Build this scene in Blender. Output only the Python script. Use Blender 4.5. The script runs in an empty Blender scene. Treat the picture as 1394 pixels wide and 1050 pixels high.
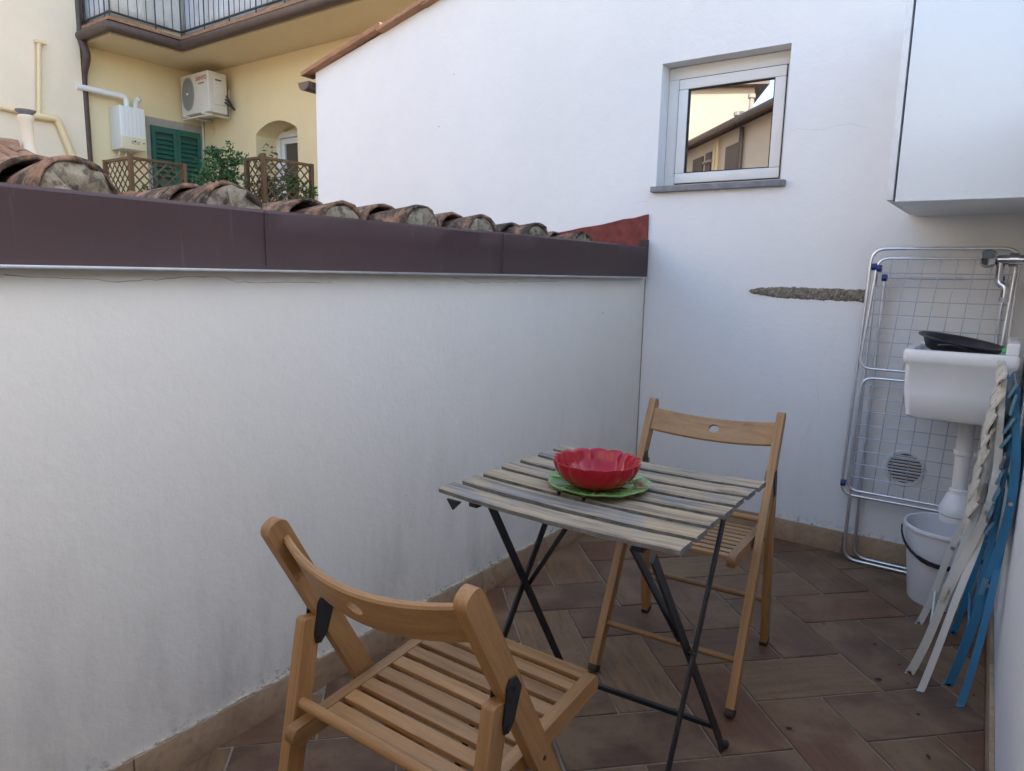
import bpy, bmesh, math, random
from mathutils import Vector, Matrix
random.seed(7)
S = bpy.context.scene
C = S.collection
PI = math.pi
rad = math.radians

# ------------------------------------------------------------------ camera, world, sun, exposure
CAM_Z = 1.1726
def cam_matrix(yaw, pitch, roll):
    f = Vector((-math.sin(yaw), math.cos(yaw), 0)); r = Vector((math.cos(yaw), math.sin(yaw), 0)); u = Vector((0, 0, 1))
    f2 = f*math.cos(pitch) - u*math.sin(pitch); u2 = u*math.cos(pitch) + f*math.sin(pitch)
    r3 = r*math.cos(roll) + u2*math.sin(roll); u3 = u2*math.cos(roll) - r*math.sin(roll)
    m = Matrix((r3, u3, -f2)).transposed().to_4x4()
    m.translation = Vector((0, 0, CAM_Z))
    return m
cd = bpy.data.cameras.new('camera')
cam = bpy.data.objects.new('camera', cd); C.objects.link(cam)
cd.sensor_fit = 'HORIZONTAL'; cd.sensor_width = 36.0
cd.lens = 949.18/1394*36.0
cd.clip_start = 0.01; cd.clip_end = 800
cam.matrix_world = cam_matrix(.618366, .160064, .022151)
S.camera = cam

SUN_EL, SUN_AZ = 27.0, 38.0          # azimuth measured from +Y towards +X, degrees
w = bpy.data.worlds.new('World'); S.world = w; w.use_nodes = True
nt = w.node_tree; nt.nodes.clear()
sky = nt.nodes.new('ShaderNodeTexSky'); sky.sky_type = 'NISHITA'; sky.sun_disc = False
sky.sun_elevation = rad(SUN_EL); sky.sun_rotation = rad(SUN_AZ)
sky.air_density = 1.0; sky.dust_density = 1.4; sky.ozone_density = 0.8
bg = nt.nodes.new('ShaderNodeBackground'); bg.inputs['Strength'].default_value = 0.15
wo = nt.nodes.new('ShaderNodeOutputWorld')
nt.links.new(sky.outputs[0], bg.inputs[0]); nt.links.new(bg.outputs[0], wo.inputs[0])
sd = bpy.data.lights.new('sun', 'SUN'); sd.energy = 2.0; sd.angle = rad(.53); sd.color = (1, .93, .82)
sun = bpy.data.objects.new('sun', sd); C.objects.link(sun)
sv = Vector((math.sin(rad(SUN_AZ))*math.cos(rad(SUN_EL)), math.cos(rad(SUN_AZ))*math.cos(rad(SUN_EL)), math.sin(rad(SUN_EL))))
sun.rotation_euler = sv.to_track_quat('Z', 'Y').to_euler(); sun.location = (0, 20, 12)
S.view_settings.view_transform = 'Standard'; S.view_settings.look = 'None'
S.view_settings.gamma = 1; S.view_settings.use_curve_mapping = False
S.view_settings.exposure = 2.22
S.render.engine = 'CYCLES'
S.cycles.use_denoising = True
S.cycles.max_bounces = 6; S.cycles.diffuse_bounces = 4; S.cycles.glossy_bounces = 3; S.cycles.transmission_bounces = 2; S.cycles.caustics_reflective = False; S.cycles.caustics_refractive = False

# ------------------------------------------------------------------ helpers
def tag(o, label=None, cat=None, group=None, kind=None):
    if label: o['label'] = label
    if cat: o['category'] = cat
    if group: o['group'] = group
    if kind: o['kind'] = kind
    return o
def thing(name, label, cat, loc=(0, 0, 0), rz=0, group=None):
    o = bpy.data.objects.new(name, None); C.objects.link(o)
    o.location = loc; o.rotation_euler = (0, 0, rz); o.empty_display_size = .1
    return tag(o, label, cat, group)
def obj(name, bm, m, parent=None, smooth=None, mw=None, flip=True, local=False):
    """link a bmesh as one mesh object; geometry is in the parent's space unless mw (matrix in the parent's space) is given"""
    if flip: bmesh.ops.recalc_face_normals(bm, faces=bm.faces[:])
    me = bpy.data.meshes.new(name); bm.to_mesh(me); bm.free()
    o = bpy.data.objects.new(name, me); C.objects.link(o)
    if m: me.materials.append(m)
    if smooth is not None:
        me.shade_smooth() if smooth is True else me.shade_flat()
    if parent: o.parent = parent
    mb = mw if mw is not None else Matrix.Identity(4)
    if parent and parent.type == 'MESH' and not local: mb = parent.matrix_basis.inverted() @ mb     # geometry given in the thing's space
    o.matrix_basis = mb
    return o
def autosmooth(o, deg=35):
    me = o.data
    me.shade_smooth()
    bm = bmesh.new(); bm.from_mesh(me)
    for e in bm.edges:
        if len(e.link_faces) == 2 and e.calc_face_angle(0) > rad(deg): e.smooth = False
    bm.to_mesh(me); bm.free()
    return o
def bevel(bm, r, seg=2):
    if r > 0:
        bmesh.ops.bevel(bm, geom=bm.edges[:], offset=r, segments=seg, profile=.6, affect='EDGES')
def box(bm, lo, hi):
    x0, y0, z0 = lo; x1, y1, z1 = hi
    v = [bm.verts.new(p) for p in ((x0,y0,z0),(x1,y0,z0),(x1,y1,z0),(x0,y1,z0),(x0,y0,z1),(x1,y0,z1),(x1,y1,z1),(x0,y1,z1))]
    for f in ((0,3,2,1),(4,5,6,7),(0,1,5,4),(1,2,6,5),(2,3,7,6),(3,0,4,7)): bm.faces.new([v[i] for i in f])
def boxo(name, lo, hi, m, parent=None, bev=0, seg=2):
    """a box as an object whose origin is the box's centre"""
    c = [(a+b)/2 for a, b in zip(lo, hi)]; bm = bmesh.new()
    box(bm, [a-k for a, k in zip(lo, c)], [b-k for b, k in zip(hi, c)]); bevel(bm, bev, seg)
    o = obj(name, bm, m, parent, mw=Matrix.Translation(c))
    if bev: autosmooth(o, 40)
    return o
def frame_from(p, q, ref):
    """matrix with local X along p->q, local Z near ref, at the middle"""
    p, q = Vector(p), Vector(q); x = (q-p).normalized(); r = Vector(ref)
    y = r.cross(x).normalized(); z = x.cross(y).normalized()
    m = Matrix((x, y, z)).transposed().to_4x4(); m.translation = (p+q)/2
    return m, (q-p).length
def bar(name, p, q, wy, tz, m, parent=None, ref=(0, 0, 1), bev=.002, seg=2, round_end=0):
    """straight bar from p to q: wy across, tz along ref"""
    mw, L = frame_from(p, q, ref); bm = bmesh.new()
    box(bm, (-L/2, -wy/2, -tz/2), (L/2, wy/2, tz/2))
    if bev: bevel(bm, min(bev, wy*.45, tz*.45), seg)
    o = obj(name, bm, m, parent, mw=mw)
    if bev: autosmooth(o, 40)
    return o
def round_bar(name, p, q, wy, tz, m, parent, ref, rr=None):
    """bar whose far end is rounded in profile, with softened edges"""
    mw, L = frame_from(p, q, ref); rr = rr or tz*.42; h = tz/2; bm = bmesh.new()
    pr = [(-L/2, -h), (L/2-rr, -h)]+[(L/2-rr+rr*math.sin(a), -h+rr-rr*math.cos(a)) for a in [PI/2*k/5 for k in range(1, 6)]]
    pr += [(L/2-rr+rr*math.cos(a), h-rr+rr*math.sin(a)) for a in [PI/2*k/5 for k in range(0, 6)]]+[(-L/2, h)]
    prism_bm(bm, pr, lambda u, v, t: (u, t, v), -wy/2, wy/2)
    bmesh.ops.bevel(bm, geom=[e for e in bm.edges if len(e.link_faces) == 2 and e.calc_face_angle(0) > 1.2], offset=.0035, segments=2, affect='EDGES')
    return autosmooth(obj(name, bm, m, parent, mw=mw), 40)
def tube_bm(bm, pts, r, seg=10, closed=False, cap=True):
    pts = [Vector(p) for p in pts]; n = len(pts); rings = []
    tang = []
    for i in range(n):
        if closed: t = pts[(i+1) % n]-pts[i-1]
        else: t = pts[min(i+1, n-1)]-pts[max(i-1, 0)]
        tang.append(t.normalized())
    up = Vector((0, 0, 1)) if abs(tang[0].z) < .9 else Vector((1, 0, 0))
    a = tang[0].cross(up).normalized()
    for i in range(n):
        a = (a - tang[i]*a.dot(tang[i])).normalized(); b = tang[i].cross(a)
        rr = r[i] if isinstance(r, (list, tuple)) else r
        rings.append([bm.verts.new(pts[i] + (a*math.cos(k*2*PI/seg)+b*math.sin(k*2*PI/seg))*rr) for k in range(seg)])
    m = n if closed else n-1
    for i in range(m):
        A, B = rings[i], rings[(i+1) % n]
        for k in range(seg): bm.faces.new((A[k], A[(k+1) % seg], B[(k+1) % seg], B[k]))
    if cap and not closed:
        bm.faces.new(rings[0][::-1]); bm.faces.new(rings[-1])
def tube(name, pts, r, m, parent=None, seg=10, closed=False):
    bm = bmesh.new(); tube_bm(bm, pts, r, seg, closed)
    return autosmooth(obj(name, bm, m, parent), 50)
def rod(name, p, q, r, m, parent=None, seg=10):
    """straight rod, local X along its length"""
    mw, L = frame_from(p, q, (0, 0, 1) if abs((Vector(q)-Vector(p)).normalized().z) < .9 else (0, 1, 0))
    bm = bmesh.new(); tube_bm(bm, [(-L/2, 0, 0), (L/2, 0, 0)], r, seg)
    return autosmooth(obj(name, bm, m, parent, mw=mw), 50)
def corner_path(pts, r, n=6, closed=False):
    """polyline with its corners rounded"""
    pts = [Vector(p) for p in pts]; out = []; N = len(pts)
    for i in range(N):
        if not closed and i in (0, N-1): out.append(pts[i]); continue
        a, b, c = pts[i-1], pts[i], pts[(i+1) % N]
        d1 = (a-b); d2 = (c-b); rr = min(r, d1.length*.49, d2.length*.49)
        p, q = b+d1.normalized()*rr, b+d2.normalized()*rr
        for k in range(n+1):
            t = k/n; out.append(p*(1-t)**2 + b*2*t*(1-t) + q*t*t)
    return out
def lathe_bm(bm, prof, seg=32, fr=None, close=False):
    """prof: (r,z) list. fr(theta,i,r,z)->(r,z) may modulate"""
    rings = []
    for i, (r, z) in enumerate(prof):
        ring = []
        for k in range(seg):
            t = 2*PI*k/seg; rr, zz = fr(t, i, r, z) if fr else (r, z)
            ring.append(bm.verts.new((rr*math.cos(t), rr*math.sin(t), zz)))
        rings.append(ring)
    for A, B in zip(rings, rings[1:]):
        for k in range(seg): bm.faces.new((A[k], A[(k+1) % seg], B[(k+1) % seg], B[k]))
    if close: bm.faces.new(rings[0][::-1]); bm.faces.new(rings[-1])
    return rings
def lathe(name, prof, m, parent=None, seg=32, fr=None, close=False, loc=None, ang=40):
    bm = bmesh.new(); lathe_bm(bm, prof, seg, fr, close)
    return autosmooth(obj(name, bm, m, parent, mw=Matrix.Translation(loc) if loc else None), ang)
def prism_bm(bm, poly, fn, t0, t1):
    """extrude a 2D polygon: fn(u,v,t)->point"""
    A = [bm.verts.new(fn(u, v, t0)) for u, v in poly]; B = [bm.verts.new(fn(u, v, t1)) for u, v in poly]
    bm.faces.new(A[::-1]); bm.faces.new(B); n = len(poly)
    for i in range(n): bm.faces.new((A[i], A[(i+1) % n], B[(i+1) % n], B[i]))
def copy_tree(o, parent=None):
    c = o.copy(); C.objects.link(c); c.parent = parent
    for ch in o.children:
        copy_tree(ch, c)
    return c

# ------------------------------------------------------------------ materials
class M:
    def __init__(s, name, col=(.5, .5, .5), rough=.6, metal=0, spec=.5):
        s.m = bpy.data.materials.new(name); s.m.use_nodes = True; s.t = s.m.node_tree
        s.b = s.t.nodes['Principled BSDF']
        s.b.inputs['Base Color'].default_value = (*col, 1); s.b.inputs['Roughness'].default_value = rough
        s.b.inputs['Metallic'].default_value = metal; s.b.inputs['Specular IOR Level'].default_value = spec
        s._co = None
    def n(s, t, **kw):
        nd = s.t.nodes.new(t)
        for k, v in kw.items(): setattr(nd, k, v)
        return nd
    def l(s, a, b): s.t.links.new(a, b)
    def co(s, scale=(1, 1, 1), which='Object', rnd=True):
        tc = s.n('ShaderNodeTexCoord'); mp = s.n('ShaderNodeMapping'); mp.inputs['Scale'].default_value = scale
        s.l(tc.outputs[which], mp.inputs[0])
        if rnd:
            oi = s.n('ShaderNodeObjectInfo'); mul = s.n('ShaderNodeVectorMath', operation='SCALE'); mul.inputs[0].default_value = (31, 17, 23)
            s.l(oi.outputs['Random'], mul.inputs['Scale']); s.l(mul.outputs[0], mp.inputs['Location'])
        return mp.outputs[0]
    def noise(s, scale, vec=None, detail=5, rough=.55, dist=0):
        nd = s.n('ShaderNodeTexNoise'); nd.inputs['Scale'].default_value = scale; nd.inputs['Detail'].default_value = detail
        nd.inputs['Roughness'].default_value = rough; nd.inputs['Distortion'].default_value = dist
        if vec is not None: s.l(vec, nd.inputs['Vector'])
        return nd.outputs[0]
    def ramp(s, fac, stops, interp='LINEAR'):
        r = s.n('ShaderNodeValToRGB'); r.color_ramp.interpolation = interp
        while len(r.color_ramp.elements) < len(stops): r.color_ramp.elements.new(.5)
        for e, (p, c) in zip(r.color_ramp.elements, stops):
            e.position = p; e.color = (*c, 1) if not isinstance(c, (int, float)) else (c, c, c, 1)
        s.l(fac, r.inputs[0]); return r.outputs[0]
    def mix(s, fac, a, b, blend='MIX'):
        x = s.n('ShaderNodeMix', data_type='RGBA', blend_type=blend)
        for i, v in ((0, fac), (6, a), (7, b)):
            if isinstance(v, (int, float)): x.inputs[i].default_value = v
            elif isinstance(v, tuple): x.inputs[i].default_value = (*v, 1)
            else: s.l(v, x.inputs[i])
        return x.outputs[2]
    def math(s, op, a, b=0, clamp=False):
        x = s.n('ShaderNodeMath', operation=op); x.use_clamp = clamp
        for i, v in ((0, a), (1, b)):
            if isinstance(v, (int, float)): x.inputs[i].default_value = v
            else: s.l(v, x.inputs[i])
        return x.outputs[0]
    def rnd(s):
        return s.n('ShaderNodeObjectInfo').outputs['Random']
    def axis(s, which, i):
        tc = s.n('ShaderNodeTexCoord'); sp = s.n('ShaderNodeSeparateXYZ'); s.l(tc.outputs[which], sp.inputs[0]); return sp.outputs[i]
    def color(s, c): s.l(c, s.b.inputs['Base Color'])
    def rough(s, c): s.l(c, s.b.inputs['Roughness'])
    def bump(s, h, strength=.3, dist=.01):
        b = s.n('ShaderNodeBump'); b.inputs['Strength'].default_value = strength; b.inputs['Distance'].default_value = dist
        s.l(h, b.inputs['Height']); s.l(b.outputs[0], s.b.inputs['Normal'])

def simple(name, col, rough=.6, metal=0, var=.0, scale=20, spec=.5, bump=0):
    m = M(name, col, rough, metal, spec)
    if var:
        v = m.co(); f = m.noise(scale, v)
        lo = tuple(c*(1-var) for c in col); hi = tuple(min(1, c*(1+var)) for c in col)
        m.color(m.ramp(f, [(.3, lo), (.7, hi)]))
        if bump: m.bump(f, bump, .004)
    return m.m

def plaster(name, col, grain=260, bump=.25, big=.06, stains=0, streak=0):
    m = M(name, col, .92, 0, .2); v = m.co(rnd=False)
    a = m.noise(1.3, v, 2); b = m.noise(14, v, 4)
    c = m.ramp(a, [(.3, tuple(x*(1-big) for x in col)), (.7, tuple(min(.88, x*(1+big*.5)) for x in col))])
    c = m.mix(m.ramp(b, [(.45, 0.), (.8, .10)]), c, tuple(x*.72 for x in col))
    if stains:      # grime with a shape of its own: blotches and speckles low on the wall
        z = m.axis('Object', 2)
        low = m.ramp(m.math('DIVIDE', z, .75), [(0., 1.), (.35, .55), (1., 0.)])
        vs = m.co((3.2, 3.2, 1.1), rnd=False)
        bl = m.ramp(m.noise(2.6, vs, 7, .62), [(.47, 0.), (.72, 1.)])
        st = m.ramp(m.noise(9, m.co((4, 4, .55), rnd=False), 5, .6), [(.5, 0.), (.75, 1.)])
        g = m.math('MULTIPLY', low, m.math('ADD', m.math('MULTIPLY', bl, .55), m.math('MULTIPLY', st, .10)))
        c = m.mix(m.math('MULTIPLY', g, stains, True), c, (.17, .155, .15))
        edge = m.ramp(m.math('DIVIDE', z, .15), [(.58, 1.), (.8, .25), (1., 0.)])
        mo = m.ramp(m.noise(38, v, 5, .7), [(.52, 0.), (.62, 1.)])
        patch = m.ramp(m.noise(2.2, v, 2), [(.45, 0.), (.6, 1.)])
        c = m.mix(m.math('MULTIPLY', m.math('MULTIPLY', edge, mo), m.math('MULTIPLY', patch, .8)), c, (.045, .05, .03))
    # tiny knocks and flecks
    vo = m.n('ShaderNodeTexVoronoi'); vo.inputs['Scale'].default_value = 5.5; m.l(v, vo.inputs['Vector'])
    fl = m.ramp(vo.outputs['Distance'], [(0.018, 1.), (.03, 0.)])
    c = m.mix(m.math('MULTIPLY', fl, .55), c, (.2, .19, .18))
    m.color(c)
    h = m.noise(grain*.22, v, 5, .68)
    m.bump(h, bump, .006)
    return m.m

m_back = plaster('white_plaster', (.80, .80, .80), 150, .24, .04, stains=.22)
m_left = plaster('rough_plaster', (.80, .765, .69), 190, .30, .03, stains=.62)
m_rear = plaster('rear_plaster', (.46, .42, .36), 60, .1, .04)  # kept dull so the unseen wall bounces less light
m_right = plaster('side_plaster', (.74, .75, .76), 120, .12, .03)
m_yellow = plaster('yellow_plaster', (.82, .67, .41), 60, .1, .05)
m_cream = plaster('cream_plaster', (.84, .70, .53), 60, .1, .05)
m_beige = plaster('beige_plaster', (.74, .60, .47), 60, .1, .06)
m_peach = plaster('peach_plaster', (.46, .40, .34), 60, .1, .05)
m_soffit = plaster('soffit_plaster', (.78, .64, .42), 60, .1, .05)

def stone_tile():
    m = M('floor_tile', rough=.55, spec=.35)
    r = m.rnd()
    base = m.ramp(r, [(0., (.190, .090, .046)), (.2, (.220, .128, .066)), (.4, (.140, .080, .050)), (.6, (.245, .150, .078)), (.8, (.170, .098, .056))], 'CONSTANT')
    v = m.co((2.0, 22, 22)); st = m.noise(2.0, v, 7, .7, .9)
    v2 = m.co((1, 1, 1)); cl = m.noise(5, v2, 5, .6, .4)
    c = m.mix(m.ramp(st, [(.38, 0.), (.66, .6)]), base, (.095, .052, .034))
    c = m.mix(m.ramp(cl, [(.44, 0.), (.66, .7)]), c, (.28, .185, .105))
    c = m.mix(m.ramp(m.noise(60, v2, 4), [(.55, 0.), (.75, .35)]), c, (.07, .05, .042))
    m.color(c); m.rough(m.ramp(cl, [(.3, .42), (.7, .68)]))
    m.bump(m.math('ADD', m.math('MULTIPLY', st, .7), m.math('MULTIPLY', m.noise(9, v2, 5), .8)), .35, .004)
    return m.m
m_tile = stone_tile()
m_grout = simple('grout', (.30, .235, .17), .9, 0, .25, 40)
def travertine():
    m = M('skirting_stone', rough=.6); v = m.co((1, 1, 1)); a = m.noise(7, v, 6, .6, .5); b = m.noise(45, v, 4)
    c = m.ramp(a, [(.3, (.32, .20, .115)), (.55, (.45, .31, .19)), (.75, (.38, .27, .175))])
    c = m.mix(m.ramp(b, [(.5, 0.), (.75, .6)]), c, (.20, .145, .10))
    m.color(m.mix(.12, c, m.ramp(m.rnd(), [(0, (.2, .13, .1)), (1, (.5, .4, .3))]))); m.bump(b, .25, .004); return m.m
m_skirt = travertine()
m_mortar = simple('mortar', (.42, .38, .32), .95, 0, .25, 60, bump=.4)
m_capmortar = simple('skirting_mortar', (.50, .43, .34), .95, 0, .3, 50, bump=.4)

def fascia_mat():
    m = M('brown_sheet_metal', rough=.6, spec=.2); v = m.co((1, 1.0, 1), rnd=False)
    a = m.noise(3, v, 4); s = m.noise(10, m.co((1, 6, .5), rnd=False), 5, .6)
    c = m.ramp(a, [(.3, (.058, .034, .033)), (.7, (.074, .045, .044))])
    c = m.mix(m.ramp(s, [(.62, 0.), (.8, .22)]), c, (.22, .19, .19))
    m.color(c); m.rough(m.ramp(a, [(.3, .5), (.7, .66)])); m.bump(m.noise(2.2, v, 2), .12, .02); return m.m
m_fascia = fascia_mat()
m_joint = simple('joint_sealant', (.30, .25, .16), .9, 0, .3, 60)
m_seam = simple('seam_sealant', (.095, .065, .063), .8)
m_alu = simple('aluminium', (.55, .56, .58), .38, 1, .1, 30)
m_red = simple('red_flashing', (.17, .028, .022), .7, 0, .35, 22, bump=.3)
def terracotta(name, lich=1.0, c0=(.33, .14, .075), c1=(.42, .22, .13)):
    m = M(name, rough=.92, spec=.2); v = m.co()
    c = m.mix(m.noise(9, v, 5), c0, c1)
    c = m.mix(.35, c, m.ramp(m.rnd(), [(0, (.20, .13, .09)), (.5, (.36, .24, .16)), (1, (.33, .27, .2))]))
    d = m.noise(11, v, 6, .75, .5); e = m.noise(34, v, 5, .75)
    c = m.mix(m.ramp(d, [(.40, 0.), (.54, .92*lich)]), c, (.055, .045, .036))
    c = m.mix(m.ramp(e, [(.55, 0.), (.66, .55*lich)]), c, (.36, .32, .25))
    c = m.mix(m.ramp(m.noise(40, v, 5, .7), [(.6, 0.), (.68, .7*lich)]), c, (.03, .027, .022))
    m.color(c); m.bump(m.math('ADD', d, e), .6, .008); return m.m
m_coppo = terracotta('old_roof_tile')
m_coppo2 = terracotta('clean_roof_tile', .35, (.40, .17, .09), (.50, .27, .16))
m_verge = terracotta('verge_tile', .25, (.46, .20, .11), (.55, .30, .18))
def lichen_mortar():
    m = M('lichen_mortar', rough=.95, spec=.1); v = m.co(); a = m.noise(16, v, 7, .7)
    c = m.ramp(a, [(.3, (.10, .08, .055)), (.48, (.25, .205, .14)), (.7, (.36, .31, .225))])
    c = m.mix(m.ramp(m.noise(30, v, 6, .7), [(.50, 0.), (.60, .8)]), c, (.07, .055, .042))
    m.color(c); m.bump(a, .7, .01); return m.m
m_lmortar = lichen_mortar()

def wood(name, cols, gscale=1.0, rough=.45, spec=.4, bump=.12):
    m = M(name, rough=rough, spec=spec)
    v = m.co((1.4*gscale, 26*gscale, 26*gscale)); g = m.noise(2.0, v, 6, .6, .9)
    fine = m.noise(9, m.co((2.5, 60, 60)), 4, .6)
    c = m.ramp(g, [(.25, cols[0]), (.5, cols[1]), (.75, cols[2])])
    c = m.mix(m.ramp(fine, [(.45, 0.), (.75, .3)]), c, tuple(x*.55 for x in cols[0]))
    t = m.ramp(m.rnd(), [(0, (.80, .78, .76)), (1, (1.12, 1.08, 1.0))]); c = m.mix(1.0, c, t, 'MULTIPLY')
    m.color(c); m.bump(g, bump, .002); return m.m
m_beech = wood('beech_wood', [(.25, .128, .050), (.36, .198, .084), (.45, .262, .120)])
m_beech2 = wood('beech_plywood', [(.27, .145, .065), (.39, .225, .105), (.49, .305, .155)], .45)
def weathered():
    m = M('weathered_slat', rough=.8, spec=.25)
    v = m.co((1.6, 24, 24)); g = m.noise(2.2, v, 7, .65, .8); p = m.noise(3.2, m.co((1.6, 4, 4)), 4, .6, .4)
    c = m.ramp(p, [(.30, (.24, .24, .25)), (.42, (.34, .30, .245)), (.50, (.48, .36, .21)), (.72, (.41, .33, .23))])
    c = m.mix(.22, c, m.ramp(m.rnd(), [(0, (.22, .24, .29)), (.55, (.42, .345, .22)), (1, (.32, .29, .25))]))
    c = m.mix(m.ramp(g, [(.45, 0.), (.64, .75)]), c, (.13, .115, .10))
    c = m.mix(m.ramp(m.noise(2.3, m.co((5, 30, 30)), 6, .7), [(.58, 0.), (.72, .45)]), c, (.50, .47, .42))
    m.color(c); m.bump(g, .5, .003); return m.m
m_slat = weathered()
m_slatedge = simple('dark_slat_edge', (.15, .145, .14), .9, 0, .35, 40)  # darker grey on the side faces of the slats
m_blackmetal = simple('black_steel', (.012, .013, .016), .42, 0, .2, 40)
m_blackplastic = simple('black_plastic', (.012, .012, .013), .5)
m_foot = simple('brown_rubber', (.05, .028, .018), .7)

def glaze(name, lo, hi, dark, rough=.12):
    m = M(name, rough=rough, spec=.4); v = m.co(rnd=False); a = m.noise(18, v, 4)
    c = m.ramp(a, [(.3, lo), (.7, hi)])
    m.color(c); m.b.inputs['Coat Weight'].default_value = .15; m.b.inputs['Coat Roughness'].default_value = .06
    m.bump(m.noise(60, v, 3), .05, .002); return m.m
m_redglaze = glaze('red_glaze', (.31, .0018, .010), (.40, .004, .016), 0)
m_greenglaze = glaze('green_glaze', (.15, .33, .085), (.25, .43, .155), 0, .2)
m_snail = simple('snail_glaze', (.33, .27, .20), .35, 0, .35, 90)
m_chrome = simple('chrome', (.50, .51, .53), .12, 1)
m_steel = simple('zinc_tube', (.72, .74, .78), .36, 1, .08, 20)
m_wire = simple('zinc_wire', (.42, .46, .53), .4, .6)
m_bluepl = simple('blue_plastic', (.01, .025, .16), .4)
m_ceramic = simple('white_ceramic', (.80, .81, .82), .12, 0, .03, 6)
m_pvc = simple('white_pvc', (.76, .76, .76), .32)
m_darkpl = simple('charcoal_plastic', (.020, .022, .027), .42)
m_greenpl = simple('green_plastic', (.05, .5, .09), .4)
def bucketmat():
    m = M('frosted_bucket', (.78, .79, .82), .35); return m.m
m_bucket = bucketmat()
def chipped(name, col, amt):
    m = M(name, col, .42, 0, .45); v = m.co(); a = m.noise(22, v, 6, .7)
    c = m.mix(m.ramp(a, [(.62-amt, 0.), (.66-amt, 1.)]), col, (.12, .06, .035))
    c = m.mix(m.ramp(m.noise(5, v, 4), [(.4, 0.), (.8, .3)]), c, tuple(x*.7 for x in col))
    m.color(c); m.bump(a, .1, .002); return m.m
m_whitepaint = chipped('white_paint', (.70, .69, .64), -.06)
m_whiteworn = chipped('worn_white_paint', (.60, .55, .46), .05)
m_bluepaint = chipped('blue_paint', (.04, .20, .37), -.07)
m_blueworn = chipped('worn_blue_paint', (.11, .23, .33), .06)
m_cab = M('white_laminate', (.76, .79, .81), .35); 
_v = m_cab.co((14, 14, 60), rnd=False); m_cab.color(m_cab.mix(m_cab.ramp(m_cab.noise(3, _v, 5, .7), [(.60, 0.), (.72, .4)]), (.70, .74, .77), (.55, .58, .60))); m_cab = m_cab.m
m_cabedge = simple('cabinet_edge', (.70, .71, .72), .5, 0, .08, 30)
m_upvc = simple('window_frame_white', (.72, .71, .69), .35, 0, .03, 8)
m_silldark = simple('grey_stone_sill', (.20, .20, .22), .75, 0, .2, 40)
m_gasketgap = simple('gasket_and_gap_black', (.01, .01, .012), .6)  # real seals, and the painted shade around the sash
def mirror_glass(name, refl=.8, tint=(.93, .95, .96)):
    m = M(name, (.012, .013, .015), .05); g = m.n('ShaderNodeBsdfGlossy'); g.inputs['Roughness'].default_value = .005
    g.inputs['Color'].default_value = (*tint, 1); x = m.n('ShaderNodeMixShader'); x.inputs[0].default_value = refl
    m.l(m.b.outputs[0], x.inputs[1]); m.l(g.outputs[0], x.inputs[2]); m.l(x.outputs[0], m.t.nodes['Material Output'].inputs['Surface']); return m.m
m_pane = mirror_glass('reflective_pane', .52)
m_pane2 = mirror_glass('dark_pane', .12)
m_green = simple('green_shutter_paint', (.020, .115, .085), .55, 0, .12, 12)
m_grey = simple('grey_surround', (.36, .335, .30), .9, 0, .1, 10)
m_brownpipe = simple('brown_pipe', (.085, .055, .045), .45, 0, .2, 12)
m_acwhite = simple('air_conditioner_white', (.70, .66, .60), .45, 0, .04, 8)
m_acdark = simple('fan_dark', (.05, .048, .045), .6)
m_acgrille = simple('fan_grille', (.33, .31, .29), .5)
m_boiler = simple('boiler_white', (.78, .77, .74), .35)
m_boilerpanel = simple('boiler_panel', (.72, .62, .42), .4)
m_print = simple('dark_print', (.05, .05, .05), .6)
m_redprint = simple('red_print', (.42, .09, .06), .6)
m_yellowpipe = simple('cream_pipe', (.80, .62, .36), .5)
m_trellis = wood('trellis_wood', [(.12, .07, .035), (.18, .105, .055), (.23, .145, .085)], 1, .75, .25)
m_railing = simple('railing_paint', (.03, .045, .05), .5)
def fabric(name, col):
    m = M(name, col, .9, 0, .1); v = m.co((1, 1, 1), rnd=False); wv = m.noise(3.2, v, 4, .6, 1.2)
    m.color(m.ramp(wv, [(.3, tuple(x*.8 for x in col)), (.7, col)])); m.bump(wv, .8, .06); return m.m
m_fabblue = fabric('blue_grey_fabric', (.64, .67, .73))
m_fabbeige = fabric('beige_fabric', (.72, .67, .61))
def leafmat(name, a, b):
    m = M(name, rough=.55, spec=.4); m.color(m.ramp(m.noise(9, m.co(rnd=False), 3), [(.3, a), (.7, b)]))
    m.b.inputs['Subsurface Weight'].default_value = .0
    return m.m
m_leaf = leafmat('shrub_leaf', (.025, .075, .022), (.07, .16, .05))
m_leaf2 = leafmat('pale_leaf', (.05, .08, .04), (.20, .22, .15))
m_bark = simple('bark', (.10, .07, .045), .9, 0, .3, 30)
m_crack = simple('crack_dark', (.22, .21, .20), .95)
def rubble():
    m = M('rough_stone', rough=.95, spec=.15); v = m.co((30, 1, 26), rnd=False); a = m.noise(2.2, v, 6, .7, .8); b = m.noise(60, m.co(rnd=False), 4, .7)
    c = m.ramp(a, [(.32, (.10, .085, .07)), (.5, (.25, .215, .165)), (.66, (.36, .32, .26))])
    m.color(m.mix(m.ramp(b, [(.5, 0.), (.65, .7)]), c, (.13, .11, .09))); m.bump(m.math('ADD', a, b), .8, .006); return m.m
m_stoneledge = rubble()
m_ground = simple('ground_asphalt', (.10, .095, .09), .9, 0, .15, 2)
m_deadleaf = simple('dead_leaf', (.035, .02, .012), .8)

# ------------------------------------------------------------------ setting
XL, YB = -1.490, 3.2045                  # face of the parapet, face of the white house
Y0 = -0.60
def XR(y): return .125 - .024*y          # face of the side wall (slightly askew)
bm = bmesh.new(); g = 300
for a, b in (((-g, -g), (g, g)),):
    v = [bm.verts.new(p) for p in ((a[0], a[1], -3.2), (b[0], a[1], -3.2), (b[0], b[1], -3.2), (a[0], b[1], -3.2))]; bm.faces.new(v)
tag(obj('ground', bm, m_ground), kind='structure')

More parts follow.
